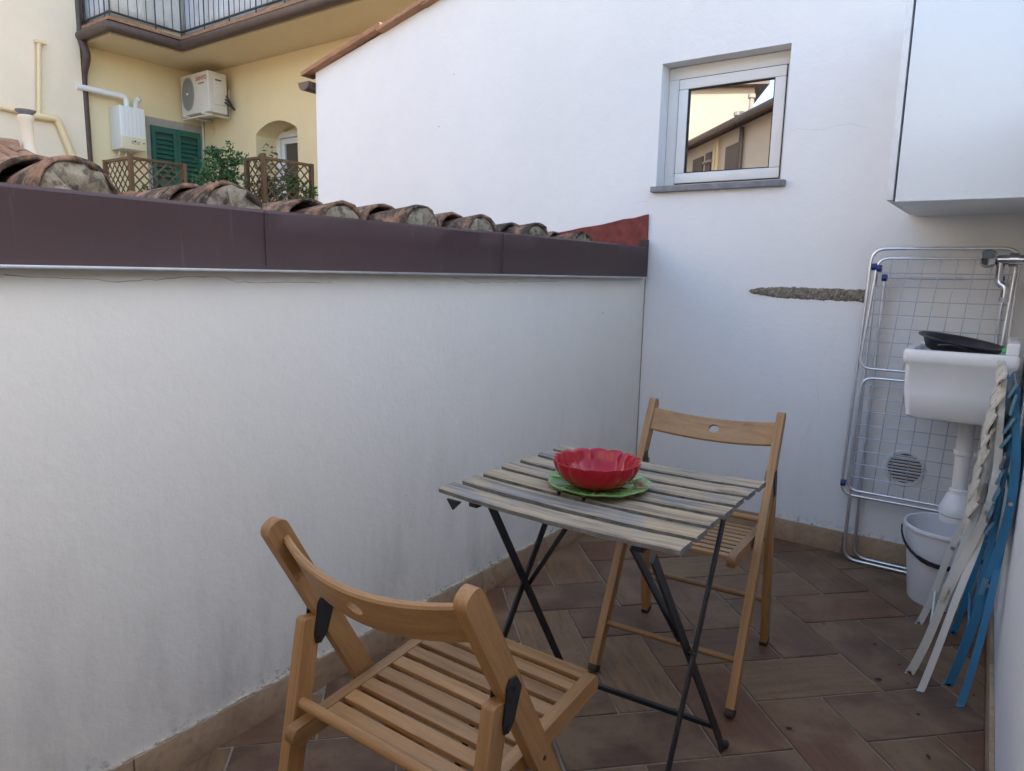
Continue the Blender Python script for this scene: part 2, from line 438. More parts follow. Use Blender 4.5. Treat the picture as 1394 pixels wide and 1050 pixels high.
# terrace floor: mortar bed + herringbone of 20 x 40 cm stone tiles laid at 45 degrees
bm = bmesh.new(); box(bm, (XL-.02, Y0, -.12), (.16, YB+.02, -.004))
floor = tag(obj('terrace_floor', bm, m_grout), kind='structure')
def clip_poly(poly, a, b, c):            # keep a*x+b*y<=c
    out = []
    for i in range(len(poly)):
        p, q = poly[i-1], poly[i]; dp = a*p[0]+b*p[1]-c; dq = a*q[0]+b*q[1]-c
        if (dp <= 0) != (dq <= 0):
            t = dp/(dp-dq); out.append((p[0]+t*(q[0]-p[0]), p[1]+t*(q[1]-p[1])))
        if dq <= 0: out.append(q)
    return out
U = 0.1992; u0, v0 = .992, 1.452; gr = .0035; r2 = math.sqrt(.5)
def add_tile(i, m, along_u):
    a0, a1 = u0+i*U, u0+(i+(2 if along_u else 1))*U; b0, b1 = v0+m*U, v0+(m+(1 if along_u else 2))*U
    j = lambda: random.uniform(-.0012, .0012)
    # slightly uneven split-stone outline
    P = []
    for (ua, va), (ub, vb) in (((a0+gr, b0+gr), (a1-gr, b0+gr)), ((a1-gr, b0+gr), (a1-gr, b1-gr)), ((a1-gr, b1-gr), (a0+gr, b1-gr)), ((a0+gr, b1-gr), (a0+gr, b0+gr))):
        for t in (0, .33, .67):
            P.append(((ua+(ub-ua)*t)+j(), (va+(vb-va)*t)+j()))
    W = [((u-v)*r2, (u+v)*r2) for u, v in P]
    for a, b, c in ((-1, 0, -(XL+.012)), (0, 1, YB-.013), (0, -1, -Y0), (1, .024, .125-.013)): 
        if W: W = clip_poly(W, a, b, c)
    if len(W) < 3: return
    area = abs(sum(W[k-1][0]*W[k][1]-W[k][0]*W[k-1][1] for k in range(len(W))))/2
    if area < .0006: return
    cu, cv = (a0+a1)/2, (b0+b1)/2; cx, cy = (cu-cv)*r2, (cu+cv)*r2
    ang = PI/4 if along_u else 3*PI/4
    ca, sa = math.cos(-ang), math.sin(-ang)
    L = [((x-cx)*ca-(y-cy)*sa, (x-cx)*sa+(y-cy)*ca) for x, y in W]
    bm = bmesh.new(); dz = random.uniform(-.0008, .0012); tx, ty = random.uniform(-.004, .004), random.uniform(-.004, .004)
    B = [bm.verts.new((x, y, -.006)) for x, y in L]; T = [bm.verts.new((x, y, -.0012+dz+tx*x+ty*y)) for x, y in L]
    cxl = sum(x for x, y in L)/len(L); cyl = sum(y for x, y in L)/len(L)
    def ins(x, y):
        dx, dy = cxl-x, cyl-y; d = math.hypot(dx, dy)+1e-9; k = min(.003, d*.3)/d
        return x+dx*k, y+dy*k
    I = [bm.verts.new((*ins(x, y), dz+tx*x+ty*y)) for x, y in L]
    n = len(L)
    for k in range(n):
        bm.faces.new((B[k], B[(k+1) % n], T[(k+1) % n], T[k])); bm.faces.new((T[k], T[(k+1) % n], I[(k+1) % n], I[k]))
    bm.faces.new(I)
    obj('floor_tile', bm, m_tile, floor, mw=Matrix.Translation((cx, cy, 0)) @ Matrix.Rotation(ang, 4, 'Z'))
for i in range(-14, 12):
    for m in range(-12, 16):
        k = (i+m) % 4
        if k == 1: add_tile(i, m, True)
        elif k == 3: add_tile(i, m, False)

def crack(name, pts, parent, off, r=.0006, m=m_crack, wob=.004):
    """hairline crack: jittered thin line on a wall face. pts in 3D, off: function adding jitter"""
    P = []
    for a, b in zip(pts, pts[1:]):
        a, b = Vector(a), Vector(b); n = max(2, int((b-a).length/.02))
        for k in range(n): P.append(a.lerp(b, k/n)+off(random.gauss(0, wob), random.gauss(0, wob)))
    P.append(Vector(pts[-1]))
    bm = bmesh.new(); tube_bm(bm, P, [r*random.uniform(.4, 1.2) for _ in P], 4); return obj(name, bm, m, parent)

# ---- parapet wall on the left, with brown metal coping and stone skirting
pw = thing('parapet_wall', 'low white plastered parapet wall topped by brown sheet metal', 'wall', (XL, 1.3, 0))
def P_(p): return (p[0]-XL, p[1]-1.3, p[2])
def lb(name, lo, hi, m, par, bev=0): return boxo(name, P_(lo), P_(hi), m, par, bev)
bm = bmesh.new(); box(bm, P_((XL-.16, Y0-.2, -.5)), P_((XL, YB-.001, 1.29)))
obj('wall', bm, m_left, pw)
bm = bmesh.new()            # coping sheet: wavy face, turned in on top, drip edge below
N = 60; rows = [(.034, 1.168), (.030, 1.180), (.028, 1.25), (.030, 1.302), (.020, 1.310), (-.16, 1.300), (-.16, 1.28)]
G = []
for i in range(N+1):
    y = Y0-.2 + (3.155-(Y0-.2))*i/N; ww = .004*math.sin(y*3.1)+.003*math.sin(y*7.7+1)
    G.append([bm.verts.new(P_((XL+dx+(ww if j in (0, 1, 2, 3) else 0), y, z+(.0025*math.sin(y*2.3+2) if j > 2 else 0)))) for j, (dx, z) in enumerate(rows)])
for A, B in zip(G, G[1:]):
    for j in range(len(rows)-1): bm.faces.new((A[j], A[j+1], B[j+1], B[j]))
fas = autosmooth(obj('fascia', bm, m_fascia, pw), 50)
for y in (1.03, 1.98, 2.52):
    boxo('seam', P_((XL+.030, y-.0007, 1.170)), P_((XL+.0342, y+.0007, 1.305)), m_seam, fas)
lb('drip_edge', (XL+.024, Y0-.2, 1.1615), (XL+.040, 3.158, 1.1675), m_alu, pw, .001)
lb('end_plate', (XL-.02, 3.158, 1.17), (XL+.026, 3.172, 1.345), m_fascia, pw, .002)
y = Y0; k = 0
while y < YB-.02:
    L = min(.42, YB-.014-y)
    lb('skirting_tile', (XL+.0005, y+.0015, -.004), (XL+.0115, y+L-.0015, .086), m_skirt, pw, .0015); y += L
bm = bmesh.new()
for i in range(150):
    yy = Y0+(YB-.014-Y0)*i/150; h = .0905+random.uniform(-.002, .003)
    box(bm, P_((XL-.002, yy, .0855)), P_((XL+.010+random.uniform(-.002, .0015), yy+(YB-.014-Y0)/150-.0002, h)))
obj('mortar_line', bm, m_capmortar, pw)
crack('crack', [P_((XL, y, z)) for y, z in ((.50, 1.147), (.62, 1.143), (.70, 1.138), (.80, 1.144), (.86, 1.150), (.93, 1.149), (.97, 1.138), (1.25, 1.137))], pw, lambda a, b: Vector((0, a*.3, b*.4)))
crack('crack', [P_((XL, y, z)) for y, z in ((1.75, 1.152), (1.80, 1.147), (1.82, 1.137), (2.1, 1.14), (2.4, 1.144))], pw, lambda a, b: Vector((0, a*.3, b*.4)))

# ---- white house closing the terrace, with its gable running on to the left
wh = thing('white_house', 'white plastered gable wall with small square window above the terrace corner', 'house', (-1.2, YB, 0))
def W_(p): return (p[0]+1.2, p[1]-YB, p[2])
XA, XE = -3.935, 6.0
def ztop(x): return 2.455+.22*(x-XA) if x < 1.6 else 2.455+.22*(1.6-XA)-.22*(x-1.6)
wx0, wx1, wz0, wz1, wd = -1.458, -.879, 1.593, 2.151, .16
bm = bmesh.new()
def face(bm, pts): return bm.faces.new([bm.verts.new(W_(p)) for p in pts])
zb = -3.2
face(bm, [(XA, YB, zb), (wx0, YB, zb), (wx0, YB, wz0), (wx0, YB, wz1), (wx0, YB, ztop(wx0)), (XA, YB, ztop(XA))])
face(bm, [(wx0, YB, zb), (wx1, YB, zb), (wx1, YB, wz0), (wx0, YB, wz0)])
face(bm, [(wx0, YB, wz1), (wx1, YB, wz1), (wx1, YB, ztop(wx1)), (wx0, YB, ztop(wx0))])
face(bm, [(wx1, YB, zb), (1.6, YB, zb), (1.6, YB, ztop(1.6)), (wx1, YB, ztop(wx1)), (wx1, YB, wz1), (wx1, YB, wz0)])
face(bm, [(1.6, YB, zb), (XE, YB, zb), (XE, YB, ztop(XE)), (1.6, YB, ztop(1.6))])
for a, b in (((wx0, wz0), (wx0, wz1)), ((wx0, wz1), (wx1, wz1)), ((wx1, wz1), (wx1, wz0)), ((wx1, wz0), (wx0, wz0))):
    face(bm, [(a[0], YB, a[1]), (b[0], YB, b[1]), (b[0], YB+wd, b[1]), (a[0], YB+wd, a[1])])
face(bm, [(XA, YB, zb), (XA, YB+7, zb), (XA, YB+7, ztop(XA)), (XA, YB, ztop(XA))])
face(bm, [(XE, YB, zb), (XE, YB+7, zb), (XE, YB+7, ztop(XE)), (XE, YB, ztop(XE))])
face(bm, [(XA, YB+7, zb), (XE, YB+7, zb), (XE, YB+7, ztop(XE)), (1.6, YB+7, ztop(1.6)), (XA, YB+7, ztop(XA))])
bmesh.ops.remove_doubles(bm, verts=bm.verts[:], dist=.0005)
wall = obj('wall', bm, m_back, wh)
bm = bmesh.new()
def rf(x, y, dz): return W_((x, y, ztop(x)+dz))
for x0, x1 in ((XA-.07, 1.6), (1.6, XE+.25)):
    A = [bm.verts.new(W_((x, y, (2.455+.22*(x-XA) if x <= 1.6 else ztop(x))+dz))) for dz in (.004, .03) for x, y in ((x0, YB+.02), (x1, YB+.02), (x1, YB+7.2), (x0, YB+7.2))]
    for f in ((0, 1, 2, 3), (4, 5, 6, 7), (0, 1, 5, 4), (1, 2, 6, 5), (2, 3, 7, 6), (3, 0, 4, 7)): bm.faces.new([A[i] for i in f])
roof = obj('roof', bm, m_coppo2, wh)
x = XA-.09
while x < 1.5:               # flat verge tiles stepping up the gable
    x1 = x+.36; dz = random.uniform(-.004, .014)
    za, zc = 2.455+.22*(x-XA), 2.455+.22*(x1-XA)
    p = W_((x, YB+.0, za+.008+dz)); q = W_((x1+.03, YB+.0, zc+.024+dz))
    bar('verge_tile', p, q, .11+random.uniform(-.03, .03), .026+random.uniform(-.005, .006), m_verge, roof, (0, 0, 1), .006)
    x = x1
# broken gutter end hanging below the eave
bm = bmesh.new()
pr = [(.055*math.cos(t), .055*math.sin(t)) for t in [PI+PI*k/10 for k in range(11)]]
A = [bm.verts.new(W_((XA-.065+a, YB-.05, 2.395+b))) for a, b in pr]; B = [bm.verts.new(W_((XA-.065+a, YB+6.9, 2.395+b))) for a, b in pr]
for i in range(10): bm.faces.new((A[i], A[i+1], B[i+1], B[i]))
bm.faces.new(A[::-1])
obj('gutter', bm, m_brownpipe, wh)
# skirting along the white house
x = XL+.013; 
for L in (.33, .33, .325, .42, .13):
    x1 = min(x+L, XR(YB)-.002)
    boxo('skirting_tile', W_((x+.0015, YB-.0125, -.004)), W_((x1-.0015, YB-.0005, .096 if x1 < -.52 else .094)), m_skirt, wh, .0015); x = x1
crack('crack', [W_((x, YB, z)) for x, z in ((-.86, 1.80), (-.74, 1.79), (-.62, 1.80), (-.55, 1.775))], wh, lambda a, b: Vector((a*.2, 0, b*.8)), .0003)
crack('crack', [W_((x, YB, z)) for x, z in ((-1.475, 1.56), (-1.49, 1.545), (-1.51, 1.53), (-1.57, 1.525))], wh, lambda a, b: Vector((a*.4, 0, b*.5)), .0004)
crack('crack', [W_((x, YB, z)) for x, z in ((-.60, .95), (-.66, .80), (-.64, .62), (-.70, .45))], wh, lambda a, b: Vector((a, 0, b*.3)), .0003)
# window: outer frame, dark strip for the shadow gap, sash, gasket, reflecting pane, stone sill
win = bpy.data.objects.new('window', None); C.objects.link(win); win.parent = wh; win.location = W_((-1.17, YB+.085, 1.62))
def V_(p): return (p[0]+1.17, p[1]-YB-.085, p[2]-1.62)
def rect_frame(name, x0, x1, z0, z1, bw, y0, y1, m, par, bev=.003):
    bm = bmesh.new()
    for lo, hi in (((x0, y0, z0), (x1, y1, z0+bw)), ((x0, y0, z1-bw), (x1, y1, z1)), ((x0, y0, z0+bw), (x0+bw, y1, z1-bw)), ((x1-bw, y0, z0+bw), (x1, y1, z1-bw))):
        b2 = bmesh.new(); box(b2, V_(lo), V_(hi)); bevel(b2, bev, 2); me = bpy.data.meshes.new('t'); b2.to_mesh(me); b2.free(); bm.from_mesh(me); bpy.data.meshes.remove(me)
    return autosmooth(obj(name, bm, m, par), 40)
ys = YB+.085
rect_frame('frame', wx0+.002, wx1-.002, wz0+.002, wz1-.002, .056, ys, ys+.07, m_upvc, win)
rect_frame('shadow_gap', wx0+.0545, wx1-.0285, wz0+.0185, wz1-.0585, .006, ys-.004, ys+.03, m_gasketgap, win, .0005)  # black strip painting the shade between frame and sash
rect_frame('sash', wx0+.058, wx1-.032, wz0+.022, wz1-.062, .046, ys-.012, ys+.05, m_upvc, win, .005)
rect_frame('gasket', wx0+.100, wx1-.074, wz0+.064, wz1-.104, .009, ys-.006, ys+.03, m_gasketgap, win, .001)
boxo('pane', V_((wx0+.1025, ys+.004, wz0+.0665)), V_((wx1-.0765, ys+.012, wz1-.1065)), m_pane, win)
boxo('sill', V_((wx0-.018, YB-.028, wz0-.026)), V_((wx1+.022, YB+.085, wz0+.001)), m_silldark, win, .004)
for x in (-1.33, -.99): boxo('drain_cap', V_((x-.014, ys-.004, wz0+.008)), V_((x+.014, ys, wz0+.015)), m_gasketgap, win)
# red painted flashing where the low roof meets the wall
bm = bmesh.new()
tp = [(-1.487, 1.467)]+[(-1.50-.06*i, 1.462-.0093*i+random.uniform(-.004, .004)) for i in range(0, 11)]+[(-3.6, 1.14)]
prism_bm(bm, [(-1.484, 1.305)]+tp+[(-3.6, .6), (-1.6, 1.0)], lambda u, v, t: W_((u, t, v)), YB-.010, YB-.0015)
obj('flashing', bm, m_red, wh)

boxo('corner_joint', W_((XL+.0005, YB-.004, .10)), W_((XL+.0035, YB-.0005, 1.160)), m_joint, wh)

# ---- side wall on the right and the unseen wall of the flat behind
sw = thing('side_wall', 'white plastered side wall running along the right of the terrace', 'wall', (XR(1.3), 1.3, 0))
bm = bmesh.new(); a = [(XR(Y0-.3), Y0-.3), (XR(YB), YB), (XR(YB)+.3, YB), (XR(Y0-.3)+.3, Y0-.3)]
prism_bm(bm, a, lambda u, v, t: (u-XR(1.3), v-1.3, t), -.2, 1.68); obj('wall', bm, m_right, sw)  # height out of view, kept low to let sky light onto the parapet
bm = bmesh.new(); a = [(XR(2.56), 2.56), (XR(YB), YB), (XR(YB)+.3, YB), (XR(2.56)+.3, 2.56)]
prism_bm(bm, a, lambda u, v, t: (u-XR(1.3), v-1.3, t), 1.681, 2.22); obj('upper_wall', bm, m_right, sw)
y = Y0
while y < YB-.03:
    y1 = min(y+.42, YB-.014)
    bar('skirting_tile', (XR(y)-.006-XR(1.3), y+.0015-1.3, .041), (XR(y1)-.006-XR(1.3), y1-.0015-1.3, .041), .011, .09, m_skirt, sw, (0, 0, 1), .0015); y = y1
rw = thing('unseen_rear_wall', 'unseen greyish beige plastered wall behind the camera, shaped for the light', 'wall', (-.7, Y0, 0))
bm = bmesh.new(); box(bm, (XL+.7-.15, -.3, -.2), (2.6, 0, 3.0)); obj('wall', bm, m_rear, rw)  # out of view; height and tone set to hold back sky and bounce

# ---- neighbouring low roof of barrel tiles behind the parapet
low = thing('low_tiled_roof', 'low roof of mossy barrel tiles just behind the brown metal coping', 'roof', (-1.7, 1.5, 1.2))
def R_(p): return (p[0]+1.7, p[1]-1.5, p[2]-1.2)
bm = bmesh.new()
prism_bm(bm, [(-1.652, 1.22), (-5.2, .66), (-5.2, -3.2), (-1.652, -3.2)], lambda u, v, t: R_((u, t, v)), -2.2, YB-.011)
obj('building_wall', bm, m_beige, low)
def barrel_mesh(name, L, r0, r1, th, seed, sy=1.0):
    """half-round tapered tile, axis along X from 0 (wide end) to -L"""
    rnd = random.Random(seed); bm = bmesh.new(); nx, na = 7, 12; G = []
    ph = rnd.uniform(0, 6)
    for side in (0, 1):
        rows = []
        for i in range(nx+1):
            t = i/nx; r = r0+(r1-r0)*t-(th if side else 0); row = []
            for k in range(na+1):
                a = PI*k/na; wob = 1+.03*math.sin(3*a+ph+t*2)+rnd.uniform(-.012, .012)
                row.append(bm.verts.new((-L*t+(rnd.uniform(-.008, .008) if i in (0, nx) and not side else 0), r*wob*math.cos(a), sy*r*wob*math.sin(a))))
            rows.append(row)
        G.append(rows)
    for rows in G:
        for A, B in zip(rows, rows[1:]):
            for k in range(na): bm.faces.new((A[k], A[k+1], B[k+1], B[k]))
    for i in (0, nx):
        for k in range(na): bm.faces.new((G[0][i][k], G[0][i][k+1], G[1][i][k+1], G[1][i][k]))
    for k in (0, na):
        for i in range(nx): bm.faces.new((G[0][i][k], G[0][i+1][k], G[1][i+1][k], G[1][i][k]))
    bmesh.ops.recalc_face_normals(bm, faces=bm.faces[:])
    me = bpy.data.meshes.new(name); bm.to_mesh(me); bm.free(); me.materials.append(m_coppo)
    me.shade_smooth(); return me
covers = [barrel_mesh('cover_tile', .42, .092, .078, .0095, s, 1.04) for s in range(5)]
pans = [barrel_mesh('pan_tile', .45, .085, .095, .014, 50+s, .75) for s in range(2)]
def mortar_end(seed, r):
    rnd = random.Random(seed); bm = bmesh.new(); na = 14
    rim = [bm.verts.new((-.002+rnd.uniform(-.010, .010), r*math.cos(PI*k/na)*rnd.uniform(.93, 1.05), 1.04*r*math.sin(PI*k/na)*rnd.uniform(.93, 1.05))) for k in range(na+1)]
    mid = [bm.verts.new((.004+rnd.uniform(-.012, .012), .6*r*math.cos(PI*k/na), .05*r+.58*r*math.sin(PI*k/na))) for k in range(na+1)]
    back = [bm.verts.new((-.05, r*math.cos(PI*k/na), 1.04*r*math.sin(PI*k/na))) for k in range(na+1)]
    c = bm.verts.new((.0, 0, .25*r))
    for k in range(na):
        bm.faces.new((rim[k], rim[k+1], mid[k+1], mid[k])); bm.faces.new((mid[k], mid[k+1], c)); bm.faces.new((back[k], back[k+1], rim[k+1], rim[k]))
    bm.faces.new((rim[0], mid[0], c, mid[-1], rim[-1]))
    return bm
rows_y = [-.36, -.01, .338, .688, 1.043, 1.394, 1.731, 2.048, 2.42, 2.79]
for j, yy in enumerate(rows_y):
    r = random.Random(100+j)
    # end tile, closed with mortar, facing the terrace
    def place(me, name, x, z, tilt, yo=0, yaw=0, s=1.0):
        o = bpy.data.objects.new(name, me); C.objects.link(o); o.parent = low
        o.matrix_local = Matrix.Translation(R_((x, yy+yo, z))) @ Matrix.Rotation(yaw, 4, 'Z') @ Matrix.Rotation(tilt, 4, 'Y') @ Matrix.Scale(s, 4)
        return o
    hz = (1.292, 1.288, 1.290, 1.297, 1.284, 1.276, 1.290, 1.288, 1.280, 1.270)[j]
    o = place(covers[j % 5], 'cover_tile', -1.60, hz, rad(-5), 0, rad(r.uniform(-4, 4)), r.uniform(.95, 1.04))
    me = obj('mortar', mortar_end(j, .081), m_lmortar, o, local=True); me.data.shade_smooth()
    place(covers[(j+2) % 5], 'cover_tile', -1.745+r.uniform(-.03, .03), hz-.002+r.uniform(-.004, .006), rad(-2), r.uniform(-.03, .0), rad(r.uniform(-6, 6)), 1.07)
    x, z = -2.07, hz+.004
    for k in range(8):
        place(covers[(j+k) % 5], 'cover_tile', x, z, rad(-7.5), r.uniform(-.012, .012), rad(r.uniform(-3, 3)), r.uniform(.96, 1.03)); x -= .36; z -= .048
    if j+1 < len(rows_y):
        ym = (rows_y[j+1]-yy)/2; x, z = -1.62, 1.293
        for k in range(9):
            o = place(pans[k % 2], 'pan_tile', x, z, 0, ym, rad(r.uniform(-2, 2)))
            o.matrix_local = Matrix.Translation(R_((x, yy+ym, z))) @ Matrix.Rotation(rad(-7.5), 4, 'Y') @ Matrix.Rotation(PI, 4, 'X'); x -= .38; z -= .05
bm = bmesh.new()
for i in range(46):
    yy = -.45+i*.078; box(bm, R_((-1.68+random.uniform(-.015, .01), yy, 1.23)), R_((-1.60+random.uniform(-.02, .01), yy+.0775, 1.300+random.uniform(-.012, .014))))
obj('mortar_bed', bm, m_lmortar, low)

# ------------------------------------------------------------------ wooden folding chairs
def make_chair(label, loc, rz):
    t = thing('folding_chair', label, 'chair', loc, rz, 'slatted wooden folding chairs at the table')
    W, YT, HT = .201, -.4211, .77
    def lng(s, k): return Vector((s*W, YT*k, HT*k))
    ax = Vector((0, YT, HT)).normalized(); nb = Vector((0, -ax.z, ax.y))        # nb: backwards, square to the uprights
    hk = .762; hg = lng(1, hk)
    for s in (-1, 1):
        o = round_bar('long_leg', lng(s, .018), lng(s, 1.0), .022, .040, m_beech, t, nb)
        bar('rubber_foot', lng(s, .0)+Vector((0, 0, .001)), lng(s, .024), .025, .043, m_foot, o, nb, .003)
        top = Vector((s*W, hg.y-.030, hg.z-.006)); ft = Vector((s*W, -.4507, .014))
        o = round_bar('rear_leg', ft, top, .022, .036, m_beech, t, (0, -1, .2), .008)
        bar('rubber_foot', Vector((s*W, -.4535, .001)), Vector((s*W, -.449, .018)), .025, .039, m_foot, o, (0, -1, .2), .003)
        # black hinge plates on both cheeks of the joint
        for side in (-1, 1):
            bm = bmesh.new(); c = Vector((hg.y, hg.z)); e = Vector((ax.y, ax.z)); f = Vector((nb.y, nb.z))
            kite = [c+e*.030+f*.002, c+e*.024+f*.012, c-e*.018+f*.044, c-e*.034+f*.050, c-e*.042+f*.042, c-e*.036+f*.022, c-e*.004-f*.014, c+e*.020-f*.012]
            x0 = s*W+side*.0115; x1 = s*W+side*.0145
            prism_bm(bm, [(p.x, p.y) for p in kite], lambda u, v, tt: (tt, u, v), x0, x1); bevel(bm, .0008, 1)
            pl = obj('hinge_plate', bm, m_blackmetal, t)
            for q in (c+e*.008, c-e*.030+f*.040):
                bm = bmesh.new(); tube_bm(bm, [(x1-side*.001, q.x, q.y), (x1+side*.0018, q.x, q.y)], .0035, 10); obj('rivet', bm, m_blackmetal, pl)
        # seat rail with rounded ends
        fr, rr = Vector((s*.172, -.005, .432)), Vector((s*.172, -.4208, .398))
        d = (fr-rr).normalized(); mw, L = frame_from(rr, fr, (0, 0, 1)); bm = bmesh.new(); h = .017; pr = []
        for k in range(7): a = -PI/2+PI*k/6; pr.append((L/2-.012+.012*math.cos(a), h*math.sin(a)))
        for k in range(7): a = PI/2+PI*k/6; pr.append((-L/2+.012+.012*math.cos(a), h*math.sin(a)))
        prism_bm(bm, pr, lambda u, v, tt: (u, tt, v), -.011, .011)
        bmesh.ops.bevel(bm, geom=[e for e in bm.edges if len(e.link_faces) == 2 and e.calc_face_angle(0) > 1.2], offset=.002, segments=2, affect='EDGES')
        autosmooth(obj('seat_rail', bm, m_beech, t, mw=mw), 40)
        bm = bmesh.new(); p = lng(s, .555); tube_bm(bm, [(s*(W+.0105), p.y, p.z), (s*(W+.0125), p.y, p.z)], .004, 10); obj('pivot_pin', bm, m_blackmetal, t)
    def on_seat(y): return .4325+(y+.005)/.4158*.034+.010
    for k in range(9):
        y = -.020-k*.0395; z = on_seat(y)
        bar('seat_slat', (-.162, y, z), (.162, y, z), .0285, .011, m_beech, t, (0, -.08, 1), .003, 2)
    for s in (-1, 1):           # dark runners under the slats
        pass
    yr = -.4507+(hg.y-.030+.4507)*.735
    rod('seat_dowel', (-.192, yr-.002, .437), (.192, yr-.002, .437), .0095, m_beech, t, 14)
    p = lng(1, .166); rod('front_stretcher', (-.192, p.y, p.z), (.192, p.y, p.z), .0085, m_beech, t, 12)
    zr = .2762*.587; yr = -.4507+(hg.y-.030+.4507)*.2762; rod('rear_stretcher', (-.192, yr, zr), (.192, yr, zr), .0085, m_beech, t, 12)
    # curved back board with its oval hole
    cc = lng(0, .9195); bw, bh, bow = .191, .038, .043
    bm = bmesh.new()
    def mp(u, v, d):
        q = 1-(u/bw)**2; return cc+Vector((u, 0, 0))+ax*v+nb*(bow*q-.004+d)
    nx, th2 = 36, .0065; rows = []; rc = .0035
    sec = [(-bh+rc, -th2), (-bh, -th2+rc), (-bh, th2-rc), (-bh+rc, th2), (bh-rc, th2), (bh, th2-rc), (bh, -th2+rc), (bh-rc, -th2)]
    for i in range(nx+1):
        u = -bw+2*bw*i/nx; rows.append([bm.verts.new(mp(u, v, d)) for v, d in sec])
    for A, B in zip(rows, rows[1:]):
        for j in range(8): bm.faces.new((A[j], A[(j+1) % 8], B[(j+1) % 8], B[j]))
    bm.faces.new(rows[0]); bm.faces.new(rows[-1][::-1])
    bo_ = obj('backrest', bm, m_beech2, t)
    bm = bmesh.new(); G = []
    for d in (-.05, .05):
        G.append([bm.verts.new(cc+Vector((.0165*math.cos(2*PI*k/28), 0, 0))+ax*(.0135*math.sin(2*PI*k/28)+.003)+nb*(bow+d)) for k in range(28)])
    for k in range(28): bm.faces.new((G[0][k], G[0][(k+1) % 28], G[1][(k+1) % 28], G[1][k]))
    bm.faces.new(G[0][::-1]); bm.faces.new(G[1])
    cut = obj('cutter', bm, None, t)
    bpy.context.view_layer.update()
    md = bo_.modifiers.new('hole', 'BOOLEAN'); md.object = cut; md.operation = 'DIFFERENCE'; md.solver = 'EXACT'
    me = bpy.data.meshes.new_from_object(bo_.evaluated_get(bpy.context.evaluated_depsgraph_get()))
    bo_.modifiers.clear(); old = bo_.data; bo_.data = me; bpy.data.meshes.remove(old); bpy.data.objects.remove(cut)
    autosmooth(bo_, 30)
    return t
chA = make_chair('wooden slatted folding chair facing out of the corner, by the white house wall', (-.7028, 1.7382, 0), 3.2242)
chB = make_chair('wooden slatted folding chair with its back turned, drawn up beside the parapet', (-.7296, 1.0692, 0), .0035)

# ------------------------------------------------------------------ slatted bistro table
tb = thing('bistro_table', 'square folding table of weathered slats on black crossed steel legs', 'table', (-.708, 1.38, 0))
TX0, TX1, TY0, TY1 = -.279, .279, -.258, .258
for k in range(7):
    y = TY0+.024+k*(TY1-TY0-.048)/6; bm = bmesh.new(); L = .558+random.uniform(-.004, .004); n = 14
    hw, th, sag = .0274, .0125, .006+random.uniform(-.0015, .002)
    G = []
    for i in range(n+1):
        x = -L/2+L*i/n; dz = -sag*(1-(2*x/L)**2)+sag*.4; tw = random.uniform(-.0006, .0006)
        G.append([bm.verts.new((x, yy+random.uniform(-.0005, .0005), zz+dz+tw)) for yy, zz in ((-hw, -th/2+.002), (-hw, th/2-.003), (-hw+.003, th/2), (hw-.003, th/2), (hw, th/2-.003), (hw, -th/2+.002), (hw-.002, -th/2), (-hw+.002, -th/2))])
    for A, B in zip(G, G[1:]):
        for j in range(8): bm.faces.new((A[j], A[(j+1) % 8], B[(j+1) % 8], B[j]))
    bm.faces.new(G[0]); bm.faces.new(G[-1][::-1])
    for f in bm.faces: f.normal_update(); f.material_index = 1 if abs(f.normal.z) < .5 else 0
    so_ = autosmooth(obj('table_slat', bm, m_slat, tb, mw=Matrix.Translation((random.uniform(-.002, .002), y, .6925)) @ Matrix.Rotation(random.uniform(-.003, .003), 4, 'Z')), 30); so_.data.materials.append(m_slatedge)
def T_(p): return Vector((p[0]+.708, p[1]-1.38, p[2]))
for xs in (-.905, -.515):       # steel angles that carry the slats
    bar('top_rail', T_((xs, 1.135, .676)), T_((xs, 1.625, .676)), .022, .014, m_blackmetal, tb, (0, 0, 1), .001)
def flat_leg(name, pts, wd, th, par=tb):
    """flat steel bar bent through points in a plane of constant X"""
    bm = bmesh.new(); pts = [T_(p) for p in pts]; G = []
    for i, p in enumerate(pts):
        d = (pts[min(i+1, len(pts)-1)]-pts[max(i-1, 0)]).normalized(); s = Vector((1, 0, 0)); nn = d.cross(s).normalized()
        G.append([bm.verts.new(p+s*a*th/2+nn*b*wd/2) for a, b in ((-1, -1), (1, -1), (1, 1), (-1, 1))])
    for A, B in zip(G, G[1:]):
        for j in range(4): bm.faces.new((A[j], A[(j+1) % 4], B[(j+1) % 4], B[j]))
    bm.faces.new(G[0]); bm.faces.new(G[-1][::-1]); bevel(bm, .0012, 1)
    return autosmooth(obj(name, bm, m_blackmetal, par), 40)
flat_leg('leg', [(-.866, 1.150, .678), (-.866, 1.30, .434), (-.866, 1.540, .045), (-.866, 1.556, .016), (-.866, 1.578, .006)], .020, .006)
flat_leg('leg', [(-.880, 1.475, .678), (-.880, 1.29, .425), (-.880, 1.02, .045), (-.880, 1.0, .016), (-.880, .985, .006)], .020, .006)
flat_leg('leg', [(-.470, 1.105, .678), (-.470, 1.305, .412), (-.470, 1.575, .050), (-.470, 1.592, .018), (-.470, 1.618, .008)], .022, .006)
flat_leg('leg', [(-.458, 1.452, .678), (-.458, 1.312, .40), (-.458, 1.130, .045), (-.458, 1.118, .016), (-.458, 1.100, .006)], .020, .006)
rod('leg_bolt', T_((-.886, 1.300, .432)), T_((-.860, 1.300, .432)), .006, m_blackmetal, tb)
rod('leg_bolt', T_((-.476, 1.309, .406)), T_((-.452, 1.309, .406)), .006, m_blackmetal, tb)
bar('lock_bar', T_((-.69, 1.18, .668)), T_((-.872, 1.31, .435)), .010, .005, m_blackmetal, tb, (0, 1, 0), .001)
